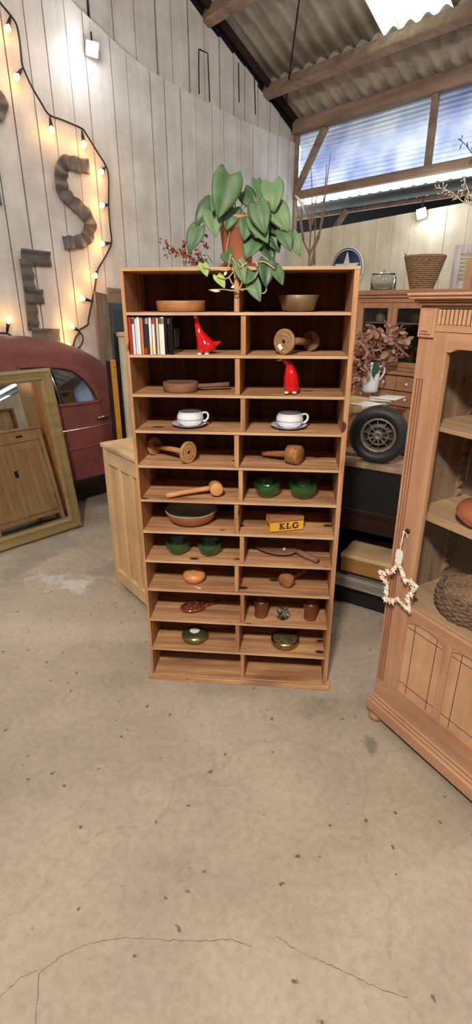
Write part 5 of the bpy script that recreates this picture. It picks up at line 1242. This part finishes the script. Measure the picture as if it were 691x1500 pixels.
# loose boards and red box behind the tyre
o = MB().box((0, 0, 0), (.26, .10, .018), c=.002).build('loose_board', M['vit_in'], loc=TBp(.02, .10, TZ + .0005), rotz=ta + .12); tag(o, 'short loose board lying on the bench left of the tyre', 'board')
rb = thing('red_toolbox', 'dark red metal box standing on the bench behind the tyre', 'box', TBp(.075, .25, TZ + .0005), ta)
MB().box((0, 0, 0), (.44, .13, .105), c=.005).build('box_body', M['redbox'], rb); MB().box((-.004, -.004, .1055), (.444, .134, .122), c=.004).build('lid', M['bowl_wood'], rb)
MB().box((.13, -.012, .07), (.155, -.0002, .11), c=.002).build('latch', M['cream'], rb)

# ------------------------------------------------------------------ desk with papers and vase
dz = 1.0
Pf = atz(503, 606, dz); Pr = atz(600, 581, dz); dd = (Pr - Pf).normalized(); da = atan2(dd.y, dd.x); dn = V((-dd.y, dd.x, 0))
dk = thing('high_desk', 'pine high desk with a plank top strewn with papers, behind the bench', 'desk', V((Pf.x, Pf.y, 0)) - dd*.05, da)
DL_, DD_ = .62, .30
MB().box((0, 0, dz - .02), (DL_, DD_/2 - .001, dz), c=.003).box((0, DD_/2 + .001, dz - .02), (DL_, DD_, dz), c=.003).build('top_board', M['cab_x'], dk)
MB().box((.03, .02, dz - .12), (DL_ - .03, .04, dz - .0205), c=.002).box((.03, DD_ - .04, dz - .12), (DL_ - .03, DD_ - .02, dz - .0205), c=.002).build('apron', M['hutch_x'], dk)
for x, y in ((.02, .015), (DL_ - .06, .015), (.02, DD_ - .055), (DL_ - .06, DD_ - .055)): MB().box((x, y, 0), (x + .04, y + .04, dz - .0205), c=.003).build('leg', M['hutch_z'], dk)
def DK(x, y, z): return V((Pf.x, Pf.y, 0)) - dd*.05 + dd*x + dn*y + V((0, 0, z))
R = random.Random(5)
for k, (xp, yp, rot, lab) in enumerate(((572, 584, .1, 'white printed sheet overhanging the desk edge, nearest the display cabinet'), (556, 585, .5, 'pale grey sheet lying under the white one on the desk'), (534, 591, -.2, 'creased white sheet in front of the vase'))):
    p = atz(xp, yp, dz + .001 + .002*k)
    o = MB().grid(lambda u, v: V(((u - .5)*.20, (v - .5)*.14, .0012 + .003*sin(u*5 + k)*v)), 8, 6).build('paper_sheet', M['paper'] if k != 1 else mat('grey_paper', (200, 204, 200), .7), loc=(p.x, p.y, dz + .001 + .0045*(2 - k)), rotz=da + rot, solid=.0006); tag(o, lab, 'paper', 'papers on the high desk')
p = atz(514, 596, dz + .02)
o = thing('wooden_tray', 'small pale wooden tray on the desk next to the bookcase', 'tray', V((p.x, p.y, dz + .0005)), da)
MB().box((-.05, -.05, 0), (.035, .05, .006)).box((-.05, -.05, .006), (.035, -.044, .03)).box((-.05, .044, .006), (.035, .05, .03)).box((.029, -.044, .006), (.035, .044, .03)).box((-.05, -.044, .006), (-.044, .044, .03)).build('tray', M['cab_x'], o)
vp = atz(541, 577, dz)
va = thing('white_vase', 'white ribbed ceramic jug vase on the high desk', 'vase', V((vp.x, vp.y, dz + .0145)), 0)
prof = [(0, 0), (.044, 0), (.048, .004)] 
for k in range(1, 15): z = .004 + k*.0125; prof.append((.050 + .006*sin(pi*k/15) + (.0022 if k % 2 else -.0008), z))
prof += [(.050, .19), (.056, .205), (.050, .203), (.044, .185), (.044, .01), (0, .008)]
MB().lathe(prof, 36).build('body', M['white_cer'], va)
MB().loft([(.045, -.01, .17), (.075, -.015, .175), (.082, -.015, .13), (.054, -.01, .08)], .006, 8, spline=4).build('handle', M['white_cer'], va)
bq = thing('dried_bouquet', 'big bouquet of dried dusty brown leaves in the white vase', 'dried flowers', V((vp.x, vp.y, dz + .16)), 0); bo = V(bq.location)
R = random.Random(33)
blob = []
for (x, y, d_) in [(523, 545, 0), (520, 520, .03), (528, 500, 0), (535, 490, .03), (548, 486, 0), (560, 492, .02), (572, 480, .0), (585, 484, .03), (592, 500, 0), (588, 515, .04), (575, 505, 0), (562, 512, .05), (548, 510, -.02), (538, 520, -.04), (530, 532, -.05), (540, 540, -.06), (522, 560, 0), (552, 530, .0), (565, 527, .04), (578, 522, .02), (525, 512, .05), (542, 500, .04), (556, 500, -.03), (568, 493, -.03), (581, 495, -.02), (528, 550, -.04), (545, 526, -.05), (558, 522, -.03)]:
    blob.append(atY(x, y, vp.y + d_*1.3) - bo)
for b_ in blob: MB().loft([V((R.uniform(-.015, .015), R.uniform(-.015, .015), -.10)), V((b_.x*.3, b_.y*.3, .03)), b_], [.0025, .002, .0015], 6, spline=3).build('stem', M['twig'], bq)
for k, b_ in enumerate(blob):
    mb = MB()
    for j in range(R.randint(7, 11)):
        d = V((R.uniform(-1, 1), R.uniform(-1, .6), R.uniform(-1.1, .7))).normalized(); l = R.uniform(.04, .085); w = R.uniform(.010, .024)
        s_ = d.cross(V((R.uniform(-1, 1), R.uniform(-1, 1), R.uniform(-1, 1)))).normalized(); n = d.cross(s_); cu = R.uniform(-.3, .3)
        st_ = b_ + V((R.uniform(-.015, .015),)*3)
        mb.grid(lambda u, v: st_ + d*(l*u) + s_*((v - .5)*2*w*sin(pi*min(1, u*.95 + .05))**.7) + n*(cu*l*u*u + .3*w*(abs(v - .5)*2)**2), 6, 4, R.choice([0, 0, 0, 1, 2, 2]))
    mb.build('dried_leaf_cluster', [M['mauve'], M['bract'], M['tan_petal']], bq)
MB().grid(lambda u, v: atY(548, 528, vp.y - .08) - bo + V((.01*sin(6*u) + .02*u + (v - .5)*.05*sin(pi*min(1, u + .1)), .01*(v - .5), -.13*u)), 10, 5).build('green_leaf', mat('dark_green_leaf', (40, 84, 56), .5), bq, solid=.001)

# ------------------------------------------------------------------ glazed dresser behind
Qh = atY(560, 480, 3.9); hd = azv(138); hn = V((-hd.y, hd.x, 0))          # hn points away from us
def hpx(x, y): q = onplane(x, y, Qh, -hn); return ((q - Qh).dot(hd), q.z)
hx0 = hpx(519, 480)[0]; hx1 = hpx(560, 480)[0]
xm = hpx(568.5, 490)[0]; zt = hpx(560, 425)[1]; zgt = hpx(550, 451)[1]; zgb = hpx(585, 531)[1]; zs = hpx(565, 473)[1]; zd1 = hpx(585, 545)[1]; zd0 = hpx(585, 590)[1]
print('dresser', hx0, xm, zt, zgt, zgb, zs, zd1, zd0, hpx(705, 480))
half = xm - hx0; HWd = 4*half
ho = Qh.copy(); ho.z = 0; ho = ho + hd*hx0
ds = thing('glazed_dresser', 'pine dresser with glazed upper doors and small drawers behind the bouquet', 'dresser', ho, atan2(hd.y, hd.x)); HD = .32
def hb(name, m, *bs, c=.002, parent=None):
    mb = MB()
    for b in bs: mb.box(b[0], b[1], c=c)
    return mb.build(name, m, parent or ds)
hb('cornice', M['hutch_x'], ((-.02, -.03, zt - .03), (HWd + .02, HD, zt)), ((-.01, -.015, zt - .05), (HWd + .01, HD, zt - .03)))
hb('end_panel', M['hutch_z'], ((0, 0, 0), (.03, HD, zt - .0505))); hb('end_panel', M['hutch_z'], ((HWd - .03, 0, 0), (HWd, HD, zt - .0505)))
hb('top_rail', M['hutch_x'], ((.03, 0, zgt + .035), (HWd - .03, .03, zt - .0505)))
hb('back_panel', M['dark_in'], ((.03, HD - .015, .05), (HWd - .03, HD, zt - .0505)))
hb('glass_shelf', M['enam'], ((.03, .05, zs - .008), (HWd - .03, HD - .016, zs)))
hb('cupboard_floor', M['hutch_x'], ((.03, .0, zgb - .06), (HWd - .03, HD - .016, zgb - .035)))
for k in range(4):
    x0 = .03 + k*(HWd - .06)/4; x1 = x0 + (HWd - .06)/4 - .003
    mb = MB(); fw = .035; zz0, zz1 = zgb - .033, zgt + .033
    mb.box((x0, .0, zz0), (x0 + fw, .022, zz1), c=.002).box((x1 - fw, .0, zz0), (x1, .022, zz1), c=.002).box((x0 + fw, .001, zz0), (x1 - fw, .022, zz0 + fw), c=.002).box((x0 + fw, .001, zz1 - fw), (x1 - fw, .022, zz1), c=.002)
    dr = mb.build('glazed_door', M['hutch_z'], ds); MB().box((x0 + fw, .010, zz0 + fw), (x1 - fw, .013, zz1 - fw)).build('glass_pane', M['darkpane'], dr)
hb('ledge', M['hutch_x'], ((-.01, -.02, zgb - .085), (HWd + .01, .03, zgb - .062)))
nd = 6
for row in range(2):
    for k in range(nd):
        x0 = .032 + k*(HWd - .064)/nd; x1 = x0 + (HWd - .064)/nd - .006; h_ = (zd1 - .02 - (zd0 - .02))/2; z1_ = zd1 - .03 - row*h_; z0_ = z1_ - h_ + .008
        d_ = hb('drawer', M['hutch_x'], ((x0, -.008 if row else -.004, z0_), (x1, .02, z1_)))
        MB().sphere(((x0 + x1)/2, -.018, (z0_ + z1_)/2), (.009, .009, .012), 8).build('knob', M['enam'], d_)
hb('front_panel', M['hutch_z'], ((.0305, .021, .05), (HWd - .0305, .04, zgb - .0855)))
# crockery inside the dresser
def DS(x, y, z): return ho + hd*x + hn*y + V((0, 0, z))
def jug(x, z, s_, m, lab, cat='jug', name='china_jug'):
    o = thing(name, lab, cat, DS(x, .14, z + .0005), 0)
    MB().lathe([(0, 0), (.03*s_, 0), (.042*s_, .02*s_), (.046*s_, .05*s_), (.034*s_, .085*s_), (.028*s_, .10*s_), (.034*s_, .12*s_), (.030*s_, .119*s_), (.024*s_, .10*s_), (.03*s_, .05*s_), (0, .01)], 24).build('body', m, o)
    MB().loft([(.030*s_, 0, .105*s_), (.058*s_, 0, .10*s_), (.062*s_, 0, .06*s_), (.042*s_, 0, .03*s_)], .005*s_, 8, spline=4).build('handle', m, o)
jug(half*.42, zs, .75, M['cream'], 'small cream jug inside the dresser on the upper shelf, left door')
jug(half*.78, zs, .62, M['mauve'], 'small brownish jug beside the cream one inside the dresser')
jug(half*1.42, zs, .95, M['stone_out'], 'larger brown stoneware jug inside the dresser behind the right door')
jug(half*1.3, zgb - .0345, 1.1, M['mauve'], 'dusky jug low inside the dresser behind the bouquet')
jug(half*1.8, zgb - .0345, 1.2, M['slate'], 'grey jug low inside the dresser at the right')
# on top of the dresser
gj = thing('glass_jar', 'large clear glass jar with a flat lid on top of the dresser', 'jar', DS((hpx(544, 420)[0] - hx0), .14, zt + .0005), 0)
rj = .085
MB().lathe([(0, 0), (rj, 0), (rj + .003, .004), (rj + .003, .10), (rj - .004, .108), (rj - .008, .106), (rj - .002, .098), (rj - .002, .006), (0, .005)], 40).build('glass', M['clear_glass'], gj)
MB().lathe([(0, .1085), (rj - .0, .1085), (rj, .114), (.02, .120), (.012, .13), (.014, .136), (0, .14)], 32).build('lid', M['clear_glass'], gj)
o = thing('chrome_flask', 'small chrome cylinder standing right of the glass jar', 'flask', DS((hpx(565, 420)[0] - hx0), .10, zt + .0005), 0)
MB().lathe([(0, 0), (.016, 0), (.017, .004), (.017, .075), (.012, .085), (.010, .098), (0, .10)], 24).build('body', M['chrome'], o)
bk = thing('tapered_basket', 'tall tapering brown wicker basket on top of the dresser', 'basket', DS((hpx(606, 420)[0] - hx0), .10, zt + .0005), 0)
mb = MB(); nb = 17
for k in range(nb):
    t = k/(nb - 1); z = .006 + t*.19; r_ = .072 + .056*t
    P = [V(((r_ + .003*sin(a*20 + k*pi))*cos(a), (r_ + .003*sin(a*20 + k*pi))*sin(a), z)) for a in [2*pi*i_/60 for i_ in range(61)]]
    mb.loft(P, .0063, 6)
mb.build('woven_wall', M['wicker'], bk)
MB().loft([V((.128*cos(2*pi*i_/40), .128*sin(2*pi*i_/40), .202)) for i_ in range(41)], .008, 8).build('rim', M['wicker'], bk); MB().lathe([(0, 0), (.08, 0), (.08, .008), (0, .008)], 30).build('base', M['wicker'], bk)
MB().loft([(-.125, 0, .205), (-.14, 0, .225), (-.13, 0, .20)], .005, 7).build('ear_handle', M['wicker'], bk)
# louvred shutter, pine panel, bottle on the dresser
xs0 = hpx(633, 400)[0] - hx0
ls = thing('louvred_shutter', 'chipped white louvred shutter standing on the dresser at the right border', 'shutter', DS(xs0, .245, zt + .0005), atan2(hd.y, hd.x))
hS = hpx(640, 360)[1] - zt + .02; wS = .30
MB().box((0, 0, 0), (.05, .025, hS), c=.002).box((wS - .05, 0, 0), (wS, .025, hS), c=.002).box((.05, 0, hS - .055), (wS - .05, .025, hS), c=.002).box((.05, 0, 0), (wS - .05, .025, .04), c=.002).build('frame', M['shutter'], ls)
z = .048
while z < hS - .07:
    MB().add([(.05, .002, z), (wS - .05, .002, z), (wS - .05, .022, z + .018), (.05, .022, z + .018), (.05, .002, z + .004), (wS - .05, .002, z + .004), (wS - .05, .022, z + .022), (.05, .022, z + .022)], [(3, 2, 1, 0), (4, 5, 6, 7), (0, 1, 5, 4), (1, 2, 6, 5), (2, 3, 7, 6), (3, 0, 4, 7)]).build('louvre', M['cream_shutter'], ls); z += .024
xp0 = hpx(662, 400)[0] - hx0; hP = hpx(670, 378)[1] - zt
pn = thing('pine_board', 'small bare pine board leaning before the white shutter', 'board', DS(xp0, .17, zt + .0005), atan2(hd.y, hd.x))
MB().box((0, 0, 0), (.17, .018, hP), c=.004).build('board', M['vit_panel'], pn); MB().box((.05, -.001, 0), (.052, 0.0005, hP*.5)).box((.05, -.001, hP*.5), (.15, .0005, hP*.5 + .002)).build('groove_line', M['groove'], pn)
bt = thing('brown_bottle', 'dark brown glass bottle on the dresser, cut by the right border', 'bottle', DS(hpx(694, 400)[0] - hx0, .08, zt + .0005), 0)
MB().lathe([(0, 0), (.034, 0), (.036, .006), (.036, .10), (.030, .125), (.013, .15), (.012, .19), (.014, .192), (.014, .2), (0, .2)], 28).build('body', M['amber'], bt)
# pale dried branches in a tall vase off the right border
vq = DS(hpx(735, 400)[0] - hx0, .12, zt + .0005)
tv = thing('dried_branches', 'pale dried branches with straw coloured buds reaching in from the right border', 'branch', vq, 0); to = V(tv.location)
def br(x, y, d=0): return onplane(x, y, vq + hn*d, -hn) - to
MB().lathe([(0, 0), (.05, 0), (.055, .1), (.03, .17), (.035, .2), (.03, .198), (.025, .17), (0, .01)], 24).build('vase', M['stone_out'], tv)
mb = MB(); R = random.Random(6)
bl = [[(735, 385), (715, 330), (697, 302), (680, 297), (664, 284), (650, 277), (636, 276)], [(735, 385), (712, 310), (700, 292), (690, 290), (684, 275), (678, 262)], [(735, 385), (712, 290), (696, 235), (686, 218), (674, 204)]]
for k, P in enumerate(bl):
    W3 = [br(*q, .0) for q in P]; MB().loft(W3, [.004] + [.0028]*(len(P)-2) + [.0012], 6, spline=4).build('stem', M['straw'] if k < 2 else M['slate'], tv)
    nb_ = 0
    for j in range(3 if k else 2, len(P)):
        for _ in range(6):
            t = R.random(); p = W3[j-1].lerp(W3[j], t); d = V((R.uniform(-1, .2), R.uniform(-.5, .5), R.uniform(-.9, 1.1))).normalized(); l = R.uniform(.025, .045)
            MB().loft([p, p + d*l*.4, p + d*l*.7, p + d*l], [.001, .0016, .0042, .001], 6).build('bud', M['straw'] if k < 2 else M['slate'], tv)
# bare twigs in a floor vase hidden behind the bookcase
tq = atY(452, 560, 4.6); tq.z = 0
tw = thing('bare_twigs', 'tall bare forked twigs rising behind the right half of the bookcase', 'twigs', tq, 0)
MB().lathe([(0, 0), (.09, 0), (.12, .15), (.13, .4), (.08, .62), (.06, .7), (.075, .74), (.065, .735), (.05, .7), (.11, .4), (0, .02)], 32).build('floor_vase', M['stone_out'], tw)
def tt(x, y): return atY(x, y, 4.6) - tq
for P in ([(452, 470), (452, 400), (453, 374), (455, 330), (457, 290), (456, 262), (455, 240)], [(452, 400), (453, 374), (444, 352), (440, 330), (434, 300), (432, 285)], [(455, 395), (460, 365), (466, 350), (471, 320), (476, 290), (480, 255), (484, 225)],
          [(453, 374), (463, 350), (472, 325), (476, 305)], [(457, 330), (462, 300), (464, 280)], [(466, 350), (470, 330), (473, 300), (477, 262), (478, 240)], [(444, 352), (441, 320), (443, 300), (446, 285)], [(455, 340), (452, 320), (450, 305)], [(460, 388), (461, 345), (462, 320)]):
    P2 = [tt(*q) for q in P]
    MB().loft(P2, [.0095 - .007*i_/(len(P2) - 1) for i_ in range(len(P2))], 6, spline=3).build('twig', M['twig'], tw)
P2 = [tt(432, 286), tt(440, 296), tt(446, 312)]; MB().loft(P2, [.003, .012, .002], 8, spline=4).build('dried_leaf', M['straw'], tw)

# ------------------------------------------------------------------ light
def area(name, loc, target, energy, size, col=(1, .93, .84)):
    li = bpy.data.lights.new(name, 'AREA'); li.energy = energy; li.size = size; li.color = col
    o = bpy.data.objects.new(name, li); COL.objects.link(o); o.location = loc; o.rotation_euler = (V(target) - V(loc)).to_track_quat('-Z', 'Y').to_euler(); return o
def lamp(name, loc, energy, r, col=(1, .95, .89)):
    li = bpy.data.lights.new(name, 'POINT'); li.energy = energy; li.shadow_soft_size = r; li.color = col
    o = bpy.data.objects.new(name, li); COL.objects.link(o); o.location = loc; return o
area('ceiling_spot_front', (-.5, -.9, 3.3), (0, 2.0, .6), 118, .26, (1, .905, .79))
lamp('fill_lamp_right', (-.3, .2, 3.6), 16, .12, (1, .93, .84))  # unseen lamps from here down, added to fill the room with light
lamp('fill_lamp_mid', (1.8, 2.4, 4.6), 16, .3, (1, .97, .94))
lamp('fill_lamp_left', (-1.6, 2.2, 4.3), 78, .3, (1, .97, .94))
lamp('fill_lamp_back', (2.2, -2.5, 4.8), 120, .5)
lamp('fill_lamp_window', (3.6, 2.2, 3.9), 105, .3, (1, .98, .96))
w = bpy.data.worlds.new('overcast_sky'); S.world = w; w.use_nodes = True; nt = w.node_tree
bg = nt.nodes['Background']; bg.inputs['Color'].default_value = (.86, .92, 1.0, 1); bg.inputs['Strength'].default_value = 3.0

# ------------------------------------------------------------------ camera
cam = bpy.data.cameras.new('camera'); co = bpy.data.objects.new('camera', cam); COL.objects.link(co); S.camera = co
cam.sensor_fit = 'VERTICAL'; cam.sensor_height = 24; cam.lens = F/1500*24; cam.clip_start = .02; cam.clip_end = 100
co.location = (0, 0, H); co.rotation_euler = (Matrix.Rotation(pi/2 - TH, 3, 'X') @ Matrix.Rotation(ROLL, 3, 'Z')).to_euler()
S.view_settings.view_transform = 'Standard'; S.view_settings.look = 'None'; S.view_settings.gamma = 1; S.view_settings.exposure = .26
S.view_settings.use_curve_mapping = False
